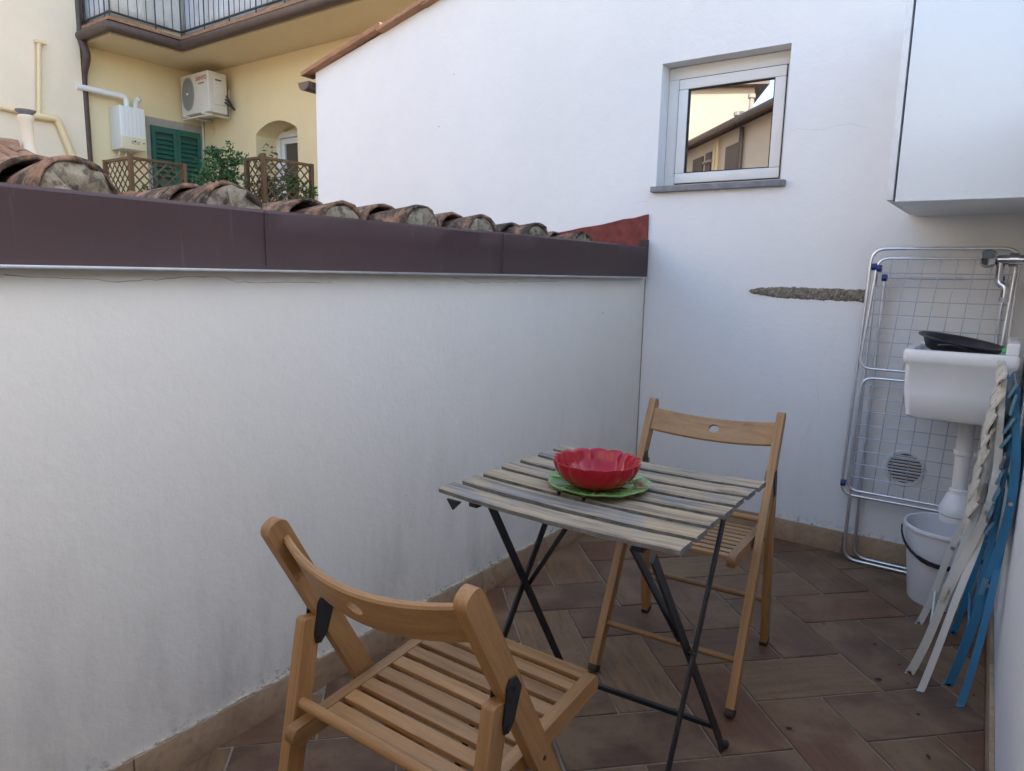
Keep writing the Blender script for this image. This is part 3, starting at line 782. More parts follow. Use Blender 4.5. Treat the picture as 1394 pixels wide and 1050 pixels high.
bar('lock_bar', T_((-.535, 1.155, .668)), T_((-.474, 1.27, .45)), .016, .006, m_blackmetal, tb, (1, 0, 0), .001)
bar('cross_bar', T_((-.866, 1.508, .105)), T_((-.470, 1.530, .112)), .012, .012, m_blackmetal, tb, (0, 0, 1), .002)
bar('cross_bar', T_((-.880, 1.07, .11)), T_((-.458, 1.155, .105)), .012, .012, m_blackmetal, tb, (0, 0, 1), .002)
for p in ((-.866, 1.578), (-.880, .988), (-.470, 1.620), (-.458, 1.102)):
    bm = bmesh.new(); bmesh.ops.create_icosphere(bm, subdivisions=2, radius=.013, matrix=Matrix.Diagonal((.8, 1.15, .85, 1)))
    autosmooth(obj('foot_cap', bm, m_blackplastic, tb, mw=Matrix.Translation(T_((p[0], p[1], .0112)))), 60)
bm = bmesh.new(); prism_bm(bm, [(-.018, 0), (.022, 0), (0, -.022)], lambda u, v, t: T_((-.955+u, t, .676+v)), 1.127, 1.133); obj('corner_bracket', bm, m_blackmetal, tb)
for dx in (-.035, .028):
    bm = bmesh.new(); box(bm, (-.004, -.003, -.004), (.004, .003, .004)); bevel(bm, .001, 1); obj('slat_screw', bm, m_blackmetal, tb, mw=Matrix.Translation((-.03+dx, -.105, .6925)))

# ---- plate with snail, and bowl
TOPZ = .7015
pl = thing('leaf_plate', 'round green glazed leaf plate with a small snail, lying on the slatted table', 'plate', (-.722, 1.362, TOPZ), .4)
def pf(t, i, r, z):
    k = i/9; return r*(1+.018*k*math.sin(9*t)+.012*k*math.sin(5*t+1)), z+(.0014*math.sin(9*t+.8)+.0005*math.sin(26*t))*k*min(1, i/3)
prof = [(.001, .004), (.030, .004), (.058, .0045), (.079, .0060), (.093, .0085), (.104, .0105), (.113, .0120), (.116, .0110), (.114, .0085), (.098, .0050), (.060, .001), (.03, .0005), (.001, .0005)]
lathe('plate_body', prof, m_greenglaze, pl, 96, lambda t, i, r, z: pf(t, min(i, 13-i+4) if i > 8 else i, r, z))
for k in range(14):             # raised leaf veins
    a = 2*PI*k/14+.1
    pts = []
    for q in range(6):
        rr = .047+.058*q/5; aa = a+.14*math.sin(q*.5)*((-1)**k); zz = .0055+max(0, (rr-.058))*.125
        pts.append((rr*math.cos(aa), rr*math.sin(aa), zz+pf(aa, 5, rr, 0)[1]*.8*q/5))
    bm = bmesh.new(); tube_bm(bm, pts, [.0019, .0018, .0016, .0014, .0012, .0008], 6); autosmooth(obj('vein', bm, m_greenglaze, pl), 60)
sn = bpy.data.objects.new('snail', None); C.objects.link(sn); sn.parent = pl; sn.scale = (.75, .75, .75); sn.location = (.098*math.cos(-.35), .098*math.sin(-.35), .0095)
bm = bmesh.new()
tube_bm(bm, [(.013*(1-k/26)*math.cos(k*.55), .002*k/10, .012+.013*(1-k/26)*math.sin(k*.55)) for k in range(24)], [.007*(1-k/30) for k in range(24)], 8); autosmooth(obj('shell', bm, m_snail, sn), 60)
bm = bmesh.new(); tube_bm(bm, [(-.020, 0, .002), (-.008, 0, .003), (.010, .001, .003), (.020, .002, .006), (.024, .003, .012)], [.002, .0045, .005, .0045, .003], 8); autosmooth(obj('body', bm, m_snail, sn), 60)
bw = thing('flower_bowl', 'glossy red petal-sided bowl standing on the green leaf plate', 'bowl', (-.716, 1.338, TOPZ+.0052), 0)
def bf(t, i, r, z):
    k = max(0, (z-.004)/.062); lob = abs(math.sin(7*t)) ** .55
    return r*(1-.06*min(1, k*1.6)*(1-lob)), z*(1-.07*k*k*(1-lob))
out = [(.001, 0), (.042, 0), (.050, .003), (.064, .010), (.078, .020), (.0885, .033), (.095, .047), (.0985, .060)]
inn = [(.0985, .0625), (.0965, .0625), (.093, .058), (.087, .044), (.078, .030), (.064, .018), (.046, .011), (.02, .0085), (.001, .008)]
lathe('bowl_body', out+inn, m_redglaze, bw, 14*12, bf, ang=60)

# ------------------------------------------------------------------ right-hand corner
# ---- clothes dryer folded flat against the wall
dr = thing('drying_rack', 'folded metal clothes drying rack leaning on the wall behind the sink', 'drying rack', (-.24, 3.12, 0))
def D_(p): return Vector((p[0]+.24, p[1]-3.12, p[2]))
def loop(name, x0b, x0t, x1b, x1t, z0, z1, yb, yt, r, m, par, cr=.05, open_top=False):
    c = [(x0b, yb, z0), (x1b, yb, z0), (x1t, yt, z1), (x0t, yt, z1)]
    return tube(name, corner_path([D_(p) for p in c], cr, 6, True), r, m, par, 10, True)
def yl(z): return 3.115+.035*z/1.3
fm = loop('main_frame', -.508, -.484, -.012, .000, .285, 1.300, yl(.285), yl(1.3), .0068, m_steel, dr, .055)
up = loop('upper_wing', -.485, -.458, -.025, -.008, .822, 1.262, yl(.8)-.018, yl(1.26)-.012, .0056, m_steel, dr, .045)
lo = loop('lower_wing', -.484, -.468, -.018, -.018, .310, .785, yl(.3)-.012, yl(.78)-.018, .0056, m_steel, dr, .045)
# two U-shaped leg frames down to the floor
for name, xl, xr, zt, yo, x_t in (('leg_frame', -.472, -.03, 1.20, 0, -.462), ('leg_frame', -.440, -.055, 1.17, .045, -.432)):
    zb = .0085
    pts = [D_((x_t, yl(zt)+yo*.3, zt)), D_((xl, yl(0)+yo, zb)), D_((xr, yl(0)+yo, zb)), D_((xr+.02, yl(zt)+yo*.3, zt))]
    tube(name, corner_path(pts, .055, 6), .0072, m_steel, dr, 10)
def lerp(a, b, t): return a+(b-a)*t
for k in range(7):
    z = 1.205-.0545*k; t = (z-.822)/.44; xa, xb = lerp(-.485, -.458, t), lerp(-.025, -.008, t); y = lerp(yl(.8)-.018, yl(1.26)-.012, t)
    rod('wire', D_((xa, y, z)), D_((xb, y, z)), .0019, m_wire, up, 6)
for k in range(8):
    x = -.42+.055*k; rod('wire', D_((x-.018, yl(.82)-.020, .824)), D_((x+.012, yl(1.25)-.014, 1.26)), .0019, m_wire, up, 6)
for k in range(8):
    z = .755-.055*k; rod('wire', D_((-.476, yl(z)-.016, z)), D_((-.018, yl(z)-.016, z)), .0019, m_wire, lo, 6)
for k in range(8):
    x = -.43+.055*k; rod('wire', D_((x-.012, yl(.31)-.014, .312)), D_((x+.008, yl(.78)-.020, .784)), .0019, m_wire, lo, 6)
rod('hinge_rod', D_((-.43, yl(1.18)-.01, 1.186)), D_((-.035, yl(1.18)-.01, 1.188)), .0028, m_wire, dr, 8)
rod('sleeve', D_((-.345, yl(1.18)-.01, 1.1865)), D_((-.165, yl(1.18)-.01, 1.1875)), .0055, m_wire, dr, 10)
for p in ((-.468, 1.228), (-.450, 1.222), (-.428, 1.186), (-.046, 1.187), (-.498, .335)):
    rod('joint', D_((p[0]-.010, yl(p[1])-.012, p[1])), D_((p[0]+.008, yl(p[1])-.012, p[1])), .014, m_bluepl, dr, 14)

# ---- round vent cover and the old stone left in the wall
vt = thing('vent_cover', 'round louvred vent cover low on the wall behind the drying rack', 'vent', (-.291, YB, .415))
bm = bmesh.new()
prv = [(.060, 0), (.064, .006), (.074, .005), (.077, 0)]
for i in range(40):
    pass
rings = []
for r_, d_ in prv: rings.append([bm.verts.new((r_*math.cos(2*PI*k/40), -d_, r_*math.sin(2*PI*k/40))) for k in range(40)])
for A, B in zip(rings, rings[1:]):
    for k in range(40): bm.faces.new((A[k], A[(k+1) % 40], B[(k+1) % 40], B[k]))
autosmooth(obj('rim', bm, m_upvc, vt), 40)
bm = bmesh.new(); bm.faces.new([bm.verts.new((.062*math.cos(2*PI*k/40), -.0012, .062*math.sin(2*PI*k/40))) for k in range(40)]); obj('backing', bm, m_acdark, vt)
for k in range(9):
    z = -.052+k*.013; hw = math.sqrt(max(0, .062**2-z*z)); bar('louvre', (-hw, -.0042, z), (hw, -.0042, z), .0028, .0085, m_upvc, vt, (0, -.5, 1), .0006, 1)
st = thing('stone_ledge', 'rough sliver of old stone left bare in the white wall', 'stone', (-.74, YB, 1.115))
bm = bmesh.new(); n = 96; T = []
lvl = [-1, -.85, -.55, -.2, .15, .5, .82, 1]; dep = [-.001, .004, .007, .008, .0075, .006, .003, -.001]
e0 = e1 = 0
for i in range(n+1):
    t = i/n; x = -.237+.474*t; hh = .0265*min(1, (t/.30)**.5)
    e0 = .6*e0+random.uniform(-.0022, .0022); e1 = .6*e1+random.uniform(-.0022, .0022)
    T.append([bm.verts.new((x+random.uniform(-.0015, .0015), -d_*random.uniform(.55, 1.3), hh*f_-.004*t+(e0 if f_ < -.5 else e1 if f_ > .5 else 0))) for f_, d_ in zip(lvl, dep)])
for A, B in zip(T, T[1:]):
    for j in range(len(lvl)-1): bm.faces.new((A[j], A[j+1], B[j+1], B[j]))
obj('stone_face', bm, m_stoneledge, st)

# ---- wall cabinet
cb = thing('wall_cabinet', 'white wall cabinet hung high above the sink', 'cabinet', (-.17, 2.9, 1.427))
def K_(p): return (p[0]+.17, p[1]-2.9, p[2]-1.427)
CXF = -.378
bm = bmesh.new(); box(bm, K_((CXF+.026, 2.620, 1.427)), K_((XR(2.62)-.014, YB-.004, 2.17))); bevel(bm, .002, 2); autosmooth(obj('carcass', bm, m_cab, cb), 40)
bm = bmesh.new(); box(bm, K_((CXF, 2.618, 1.434)), K_((CXF+.019, YB-.006, 2.165))); bevel(bm, .002, 2); autosmooth(obj('door', bm, m_cabedge, cb), 40)
boxo('edge_strip', K_((CXF+.027, 2.6175, 1.4285)), K_((XR(2.62)-.016, 2.6195, 1.436)), m_cabedge, cb)
boxo('hinge', K_((CXF+.019, 2.66, 1.55)), K_((CXF+.026, 2.70, 1.60)), m_chrome, cb)

# ---- laundry sink on the side wall, its trap emptying into a bucket
sk = thing('laundry_sink', 'deep white ceramic laundry sink on the side wall under the cabinet', 'sink', (-.12, 2.91, .7))
def N_(p): return Vector((p[0]+.12, p[1]-2.91, p[2]-.7))
sx0, sx1, sy0, sy1 = -.292, .036, 2.715, 3.085
def rrect(x0, x1, y0, y1, r, z, n=5):
    o = []
    for cx, cy, a0 in ((x1-r, y1-r, 0), (x0+r, y1-r, PI/2), (x0+r, y0+r, PI), (x1-r, y0+r, 3*PI/2)):
        for k in range(n+1): a = a0+PI/2*k/n; o.append((cx+r*math.cos(a), cy+r*math.sin(a), z))
    return o
lv = [(.055, .045, .712), (.030, .035, .708), (.022, .03, .716), (.012, .026, .80), (.010, .024, .893), (.002, .022, .902), (.0, .022, .915), (.0, .022, .935), (.004, .02, .945), (.014, .02, .947), (.026, .02, .943), (.034, .02, .925), (.042, .03, .78), (.07, .05, .745)]
bm = bmesh.new(); RR = []
for ins_, r_, z in lv: RR.append([bm.verts.new(N_(p)) for p in rrect(sx0+ins_, sx1-min(ins_, .03), sy0+ins_, sy1-ins_, r_, z)])
for A, B in zip(RR, RR[1:]):
    for k in range(len(A)): bm.faces.new((A[k], A[(k+1) % len(A)], B[(k+1) % len(B)], B[k]))
bm.faces.new(RR[0][::-1]); bm.faces.new(RR[-1])
autosmooth(obj('basin', bm, m_ceramic, sk), 45)
boxo('splash_rim', N_((sx1-.040, sy0+.01, .944)), N_((sx1-.004, sy1-.01, .985)), m_ceramic, sk, .008, 3)
px_, py_ = -.088, 2.92
lathe('drain_pipe', [(.022, .712), (.034, .700), (.034, .690), (.0255, .675), (.0255, .585), (.031, .582), (.031, .566), (.0255, .563), (.0235, .44), (.030, .437), (.031, .418), (.026, .415)], m_pvc, sk, 28, loc=N_((px_, py_, 0))+Vector((0, 0, 0)))
lathe('trap_cone', [(.027, .425), (.036, .418), (.052, .375), (.056, .362), (.056, .345), (.051, .340), (.050, .318), (.047, .316), (.0, .316)], m_pvc, sk, 32, loc=N_((px_, py_, 0)))
for z in (.573, .428): boxo('clip_screw', N_((px_+.026, py_-.012, z-.006)), N_((px_+.046, py_-.002, z+.006)), m_pvc, sk, .002)
rod('bracket', N_((-.03, 2.80, .704)), N_((XR(2.8)-.002, 2.80, .63)), .005, m_blackmetal, sk)
rod('bracket', N_((-.03, 3.02, .704)), N_((XR(3.02)-.002, 3.02, .63)), .005, m_blackmetal, sk)

tp_ = thing('wall_tap', 'chrome wall tap with faceted handle above the sink', 'tap', (XR(2.9), 2.9, 1.25))
def A_(p): return Vector((p[0]-XR(2.9), p[1]-2.9, p[2]-1.25))
rod('flange', A_((XR(2.9)-.008, 2.9, 1.252)), A_((XR(2.9)-.0005, 2.9, 1.252)), .028, m_chrome, tp_, 24)
rod('body', A_((XR(2.9)-.008, 2.9, 1.252)), A_((-.062, 2.9, 1.252)), .016, m_chrome, tp_, 20)
rod('collar', A_((-.004, 2.9, 1.252)), A_((-.030, 2.9, 1.252)), .023, m_chrome, tp_, 20)
bm = bmesh.new(); mwh, L = frame_from(A_((-.062, 2.9, 1.256)), A_((-.112, 2.9, 1.256)), (0, 0, 1))
hp = [(-L/2, .015), (-L/2+.006, .024), (-.004, .031), (.010, .031), (L/2-.005, .026), (L/2, .017)]
rings = []
for xx, r_ in hp: rings.append([bm.verts.new((xx, r_*(1-.12*(k % 2))*math.cos(2*PI*k/16), r_*(1-.12*(k % 2))*math.sin(2*PI*k/16))) for k in range(16)])
for A, B in zip(rings, rings[1:]):
    for k in range(16): bm.faces.new((A[k], A[(k+1) % 16], B[(k+1) % 16], B[k]))
bm.faces.new(rings[0][::-1]); bm.faces.new(rings[-1]); autosmooth(obj('handle', bm, m_chrome, tp_, mw=mwh), 25)
sp = tube('spout', corner_path([A_((-.052, 2.9, 1.248)), A_((-.052, 2.9, 1.175)), A_((-.030, 2.892, 1.163)), A_((-.030, 2.89, 1.120))], .022, 6), .0125, m_chrome, tp_, 16)
rod('aerator', A_((-.030, 2.89, 1.128)), A_((-.030, 2.89, 1.112)), .0145, m_chrome, sp, 18)

# shallow dark basin lying tilted in the sink, and a green brush
ba = thing('washing_basin', 'charcoal plastic washing basin lying tilted on top of the white sink', 'basin', (-.135, 2.90, .957), 0)
ba.rotation_euler = (rad(2), rad(9), 0)
bm = bmesh.new()
lathe_bm(bm, [(.001, -.030), (.095, -.030), (.104, -.026), (.120, .006), (.123, .010), (.136, .012), (.138, .015), (.135, .018), (.120, .016), (.113, .010), (.098, -.022), (.001, -.024)], 44)
autosmooth(obj('basin_body', bm, m_darkpl, ba), 45)
tube('handle', [(-.06+.02*k, -.118-.012*math.sin(k*PI/5), -.002+.012*math.sin(k*PI/5)) for k in range(6)], .005, m_darkpl, ba)
gb = thing('scrubbing_brush', 'small bright green brush on the rim of the white sink', 'brush', (-.005, 2.80, .949)); gb.scale = (.7, .7, .7)
bm = bmesh.new(); box(bm, (-.016, -.03, 0), (.016, .03, .018)); bevel(bm, .007, 3); autosmooth(obj('brush_back', bm, m_greenpl, gb), 50)
bm = bmesh.new(); tube_bm(bm, [(0, .02, .012), (.004, .05, .022), (.006, .075, .026)], [.009, .007, .006], 10); autosmooth(obj('handle', bm, m_greenpl, gb), 50)

bk = thing('bucket', 'frosted white plastic bucket on the floor under the sink drain', 'bucket', (-.106, 2.935, .0005))
lathe('bucket_body', [(.001, .002), (.098, .002), (.104, .0), (.107, .006), (.134, .272), (.143, .276), (.1445, .286), (.142, .292), (.136, .290), (.1315, .278), (.1045, .010), (.001, .008)], m_bucket, bk, 48)
pts = [(.143*math.cos(a), .143*math.sin(a), .262-.085*math.sin((a-PI*1.02)/(PI*.96)*PI)) for a in [PI*1.02+PI*.96*k/20 for k in range(21)]]
bm = bmesh.new(); G = []
for i, p in enumerate(pts):
    rr = math.hypot(p[0], p[1]); wd_ = .016 if 6 < i < 14 else .009
    G.append([bm.verts.new((p[0]*(rr+d)/rr, p[1]*(rr+d)/rr, p[2]+h)) for d, h in ((.002, -wd_/2), (.007, -wd_/2), (.007, wd_/2), (.002, wd_/2))])
for A, B in zip(G, G[1:]):
    for j in range(4): bm.faces.new((A[j], A[(j+1) % 4], B[(j+1) % 4], B[j]))
bm.faces.new(G[0]); bm.faces.new(G[-1][::-1]); autosmooth(obj('handle', bm, m_darkpl, bk), 50)

# ---- folded metal garden chairs leaning on the side wall
def folded_chair(label, near, seat, sleg, dfar, mp_, mw_, lim):
    """near: (x,z) run of the bowed back leg; seat: (x,z) of the slat ends; sleg: (x,z,dy) run of the seat leg"""
    bx, by = near[0][0], 2.46
    t = thing('folded_garden_chair', label, 'chair', (bx, by, 0), 0, 'folded metal chairs leaning on the side wall')
    def F_(x, y, z): return Vector((min(x, lim)-bx, y-by, z))
    def smooth(P, n=4):
        out = []
        for i in range(len(P)-1):
            p0, p1, p2, p3 = P[max(i-1, 0)], P[i], P[i+1], P[min(i+2, len(P)-1)]
            for k in range(n):
                u = k/n; out.append(.5*((2*p1)+(p2-p0)*u+(2*p0-5*p1+4*p2-p3)*u*u+(3*p1-p0-3*p2+p3)*u**3))
        return out+[P[-1]]
    def strip(name, pts, wd, th, y, m=mp_, taper=1.0):
        bm = bmesh.new(); G = []; P = smooth([F_(x, y+yy, z) for x, z, yy in pts])
        for i, p in enumerate(P):
            d = (P[min(i+1, len(P)-1)]-P[max(i-1, 0)]).normalized(); s_ = Vector((0, 1, 0)); s_ = (s_-d*s_.dot(d)).normalized(); nn = d.cross(s_).normalized()
            w_ = wd*(1 if i < len(P)*.68 else 1+(taper-1)*(i/len(P)-.68)/.32)
            G.append([bm.verts.new(p+nn*a*w_/2+s_*b*th/2) for a, b in ((-1, -1), (1, -1), (1, 1), (-1, 1))])
        for A, B in zip(G, G[1:]):
            for j in range(4): bm.faces.new((A[j], A[(j+1) % 4], B[(j+1) % 4], B[j]))
        bm.faces.new(G[0]); bm.faces.new(G[-1][::-1])
        bmesh.ops.bevel(bm, geom=[e for e in bm.edges if len(e.link_faces) == 2 and e.calc_face_angle(0) > 1.2], offset=.0012, segments=1, affect='EDGES')
        o = autosmooth(obj(name, bm, m, t), 40)
        # turned-up foot with its hole
        return o
    f0 = near[0]
    run = [(f0[0]-.010, .0045, 0), (f0[0]-.002, .010, 0)]+[(x, z, 0) for x, z in near[1:]]
    strip('back_leg', run, .022, .006, 2.30, taper=.45)
    strip('back_leg', [(x+dfar*min(1, z/.3)-.012, z, 0) for x, z, _ in run], .020, .006, 2.675, taper=.45)
    g0 = sleg[0]
    srun = [(g0[0]-.004, .0035, g0[2]-.012), (g0[0], .010, g0[2])]+list(sleg[1:])
    strip('seat_leg', srun, .018, .005, 2.309)
    strip('seat_leg', [(x-.016, z, yy+.02) for x, z, yy in srun], .020, .005, 2.64)
    x1, z1 = near[1]
    rod('cross_rod', F_(x1+.004, 2.30, z1+.01), F_(x1-.010, 2.675, z1+.01), .004, mp_, t, 8)
    rod('cross_rod', F_(near[4][0], 2.30, near[4][1]), F_(near[4][0]-.01, 2.675, near[4][1]), .004, mp_, t, 8)
    for i in (2, 4):
        x, z = near[i]; rod('rivet', F_(x, 2.2925, z), F_(x, 2.298, z), .0062, m_alu, t, 12)
    x, z = near[2]; rod('rivet', F_(x-.012, 2.667, z+.01), F_(x-.012, 2.672, z+.01), .0055, m_alu, t, 12)
    bar('hook', F_(near[2][0]-.012, 2.292, near[2][1]-.03), F_(near[2][0]-.004, 2.292, near[2][1]+.02), .015, .005, mw_, t, (0, 1, 0), .001)
    # seat and back slats folded flat, showing their ends
    n = len(seat)
    strip('seat_rail', [(x+.010, z, 0) for x, z in seat], .009, .008, 2.315)
    strip('seat_rail', [(x+.002, z, 0) for x, z in seat], .009, .008, 2.60)
    for i, (x, z) in enumerate(seat):
        tl = -.30+random.uniform(-.28, .22); dz = random.uniform(-.009, .009)
        bar('seat_slat' if i < n-2 else 'back_slat', F_(x+random.uniform(-.005, .004), 2.275+random.uniform(-.012, .008), z+dz), F_(x-.008, 2.63, z+dz), random.uniform(.038, .062), .0075, mw_, t, (1, 0, tl), .003)
    return t
folded_chair('folded white metal garden chair with chipped paint leaning beside the sink',
    [(-.129, .004), (-.100, .120), (-.065, .286), (-.026, .431), (.002, .540), (.012, .640), (.010, .715), (.006, .79), (.000, .935)],
    [(-.040, .500), (-.035, .552), (-.031, .602), (-.026, .652), (-.021, .702), (-.017, .752), (-.013, .802), (-.009, .855), (-.006, .915)],
    [(-.094, .012, -.085), (-.070, .125, -.060), (-.041, .280, -.030), (-.010, .43, .0), (.002, .53, .0)], -.006, m_whitepaint, m_whiteworn, .052)
folded_chair('folded blue metal garden chair leaning between the white one and the wall',
    [(-.029, .004), (-.004, .144), (.026, .333), (.046, .480), (.053, .577), (.052, .672), (.046, .750), (.036, .836), (.026, .900)],
    [(.010, .500), (.015, .552), (.019, .602), (.022, .652), (.024, .702), (.026, .752), (.027, .802), (.027, .850), (.025, .895)],
    [(.004, .012, -.10), (.020, .125, -.070), (.036, .280, -.035), (.045, .43, .0), (.048, .53, .0)], -.010, m_bluepaint, m_blueworn, .0545)

# ---- scattered dead leaves on the tiles
for (x, y, s) in ((-.245, 2.42, 1.0), (-.205, 2.20, 1.5), (-.09, 2.08, .8), (-.36, 1.80, 1.0), (-.05, 1.90, .9), (-.165, 2.33, .7), (-.13, 2.23, .5), (-.41, 2.46, .6), (.03, 2.28, .8)):
    bm = bmesh.new(); n = 8
    c = bm.verts.new((0, 0, .0035)); R0 = [bm.verts.new((.0075*s*math.cos(2*PI*k/n)*random.uniform(.7, 1.3), .005*s*math.sin(2*PI*k/n)*random.uniform(.7, 1.3), .002+random.uniform(0, .002))) for k in range(n)]
    for k in range(n): bm.faces.new((c, R0[k], R0[(k+1) % n]))
    o = obj('dead_leaf', bm, m_deadleaf); o.location = (x, y, .001); o.rotation_euler = (0, 0, random.uniform(0, 6))
    tag(o, 'tiny shrivelled dark leaf lying on the brown floor tiles', 'leaf', 'dead leaves on the floor')

# ------------------------------------------------------------------ yellow house across the roofs
HX, HY, SOF = -10.75, 6.517, 4.12
yh = thing('yellow_house', 'yellow plastered house with overhanging balcony and green shutters', 'house', (HX, HY, -3.2))
def H_(p): return (p[0]-HX, p[1]-HY, p[2]+3.2)
bm = bmesh.new(); box(bm, H_((HX-6, 4.78, -3.2)), H_((HX, HY+5, 9.0))); obj('wing_wall', bm, m_yellow, yh)
# wall with the arched window opening, face at Y = HY
ax0, ax1, asz, atz = -9.385, -8.42, 3.10, 3.255; ad = .42
bm = bmesh.new()
arc = [(ax0+(ax1-ax0)*k/14, asz+(atz-asz)*math.sin(PI*k/14)**.75) for k in range(15)]
def hf(pts): return bm.faces.new([bm.verts.new(H_(p)) for p in pts])
hf([(HX+.001, HY, -3.2), (ax0, HY, -3.2), (ax0, HY, asz), (ax0, HY, 9), (HX+.001, HY, 9)])
hf([(ax1, HY, -3.2), (-2, HY, -3.2), (-2, HY, 9), (ax1, HY, 9), (ax1, HY, asz)])
hf([(ax0, HY, -3.2), (ax1, HY, -3.2), (ax1, HY, 1.9), (ax0, HY, 1.9)])
for a, b in zip(arc, arc[1:]):
    hf([(a[0], HY, a[1]), (b[0], HY, b[1]), (b[0], HY, 9), (a[0], HY, 9)])
    hf([(a[0], HY, a[1]), (b[0], HY, b[1]), (b[0], HY+ad, b[1]), (a[0], HY+ad, a[1])])
for x in (ax0, ax1): hf([(x, HY, 1.9), (x, HY, asz), (x, HY+ad, asz), (x, HY+ad, 1.9)])
hf([(ax0, HY, 1.9), (ax1, HY, 1.9), (ax1, HY+ad, 1.9), (ax0, HY+ad, 1.9)])
hf([(-2, HY, -3.2), (-2, HY+5, -3.2), (-2, HY+5, 9), (-2, HY, 9)]); hf([(HX, HY+4.9, -3.2), (-2, HY+4.9, -3.2), (-2, HY+4.9, 9), (HX, HY+4.9, 9)])
bmesh.ops.remove_doubles(bm, verts=bm.verts[:], dist=.001)
obj('main_wall', bm, m_yellow, yh)
aw = bpy.data.objects.new('arched_window', None); C.objects.link(aw); aw.parent = yh; aw.location = H_((-8.9, HY+ad, 2.5))
def Aw(p): return (p[0]+8.9, p[1]-HY-ad, p[2]-2.5)
for lo_, hi_, nm in (((ax0, HY+ad-.07, 1.9), (ax0+.09, HY+ad, 3.10), 'frame'), ((ax0, HY+ad-.07, 3.10), (ax1, HY+ad, 3.19), 'frame'), ((ax0+.10, HY+ad-.05, 1.9), (ax0+.18, HY+ad-.005, 3.09), 'sash'), ((ax0+.18, HY+ad-.05, 3.01), (ax1, HY+ad-.005, 3.09), 'sash')):
    boxo(nm, Aw(lo_), Aw(hi_), m_upvc, aw, .006)
boxo('pane', Aw((ax0+.18, HY+ad-.02, 1.9)), Aw((ax1, HY+ad-.01, 3.01)), m_pane2, aw)
boxo('fanlight', Aw((ax0, HY+ad-.01, 3.19)), Aw((ax1, HY+ad+.02, 3.30)), m_yellow, aw)
# shuttered door in the wing, grey surround
dr_ = bpy.data.objects.new('shuttered_door', None); C.objects.link(dr_); dr_.parent = yh; dr_.location = H_((HX, 6.05, 1.45))
def Dd(p): return (p[0]-HX, p[1]-6.05, p[2]-1.45)
boxo('surround', Dd((HX-.05, 5.60, 1.45)), Dd((HX+.012, 6.505, 3.345)), m_grey, dr_)
for ya, yb_ in ((5.655, 6.040), (6.044, 6.430)):
    sh = bpy.data.objects.new('shutter', None)
    bm = bmesh.new()
    for lo_, hi_ in (((HX+.013, ya, 1.46), (HX+.055, ya+.055, 3.225)), ((HX+.013, yb_-.055, 1.46), (HX+.055, yb_, 3.225)), ((HX+.013, ya+.055, 3.14), (HX+.053, yb_-.055, 3.225)), ((HX+.013, ya+.055, 1.46), (HX+.053, yb_-.055, 1.60)), ((HX+.013, ya+.055, 2.36), (HX+.053, yb_-.055, 2.44))):
        b2 = bmesh.new(); box(b2, Dd(lo_), Dd(hi_)); me = bpy.data.meshes.new('t'); b2.to_mesh(me); b2.free(); bm.from_mesh(me); bpy.data.meshes.remove(me)
    bpy.data.objects.remove(sh); sh = obj('shutter', bm, m_green, dr_)
    z = 1.64
    while z < 3.13:
        if not 2.34 < z < 2.46:
            c0 = Vector(Dd((HX+.032, ya+.056, z))); c1 = Vector(Dd((HX+.032, yb_-.056, z)))
            o = bar('louvre', c0, c1, .007, .062, m_green, sh, (-.62, 0, 1), 0)
        z += .068
    boxo('backing', Dd((HX+.0125, ya+.05, 1.5)), Dd((HX+.016, yb_-.05, 3.2)), m_acdark, sh)
# roof terrace of the yellow house
boxo('terrace_slab', H_((HX+.002, 4.3, 1.25)), H_((-6.9, HY-.003, 1.45)), m_grey, yh)
boxo('terrace_wall', H_((HX+.004, 4.32, -3.19)), H_((-6.95, HY-.005, 1.248)), m_yellow, yh)
# balcony above: slab, terracotta edge, gutter, screens and railing
bl = bpy.data.objects.new('balcony', None); C.objects.link(bl); bl.parent = yh; bl.location = H_((HX+.4, 5.6, SOF))
def Bl(p): return Vector((p[0]-HX-.4, p[1]-5.6, p[2]-SOF))
EX, EY0, EY1 = -9.90, 4.78, 5.75
plan = [(HX+.003, EY0), (EX, EY0), (EX, EY1), (-2.5, EY1), (-2.5, HY-.003), (HX+.003, HY-.003)]
bm = bmesh.new(); prism_bm(bm, plan, lambda u, v, t: Bl((u, v, t)), SOF, SOF+.16); obj('slab', bm, m_soffit, bl)
plan2 = [(HX+.003, EY0-.05), (EX+.05, EY0-.05), (EX+.05, EY1-.05), (-2.5, EY1-.05), (-2.5, HY-.003), (HX+.003, HY-.003)]
bm = bmesh.new(); prism_bm(bm, plan2, lambda u, v, t: Bl((u, v, t)), SOF+.161, SOF+.20); obj('edge_tiles', bm, m_coppo2, bl)
tube('gutter', corner_path([Bl(p) for p in ((HX+.05, EY0-.06, SOF+.07), (EX+.06, EY0-.06, SOF+.07), (EX+.06, EY1-.06, SOF+.07), (-2.5, EY1-.06, SOF+.07))], .03, 3), .068, m_brownpipe, bl, 12)
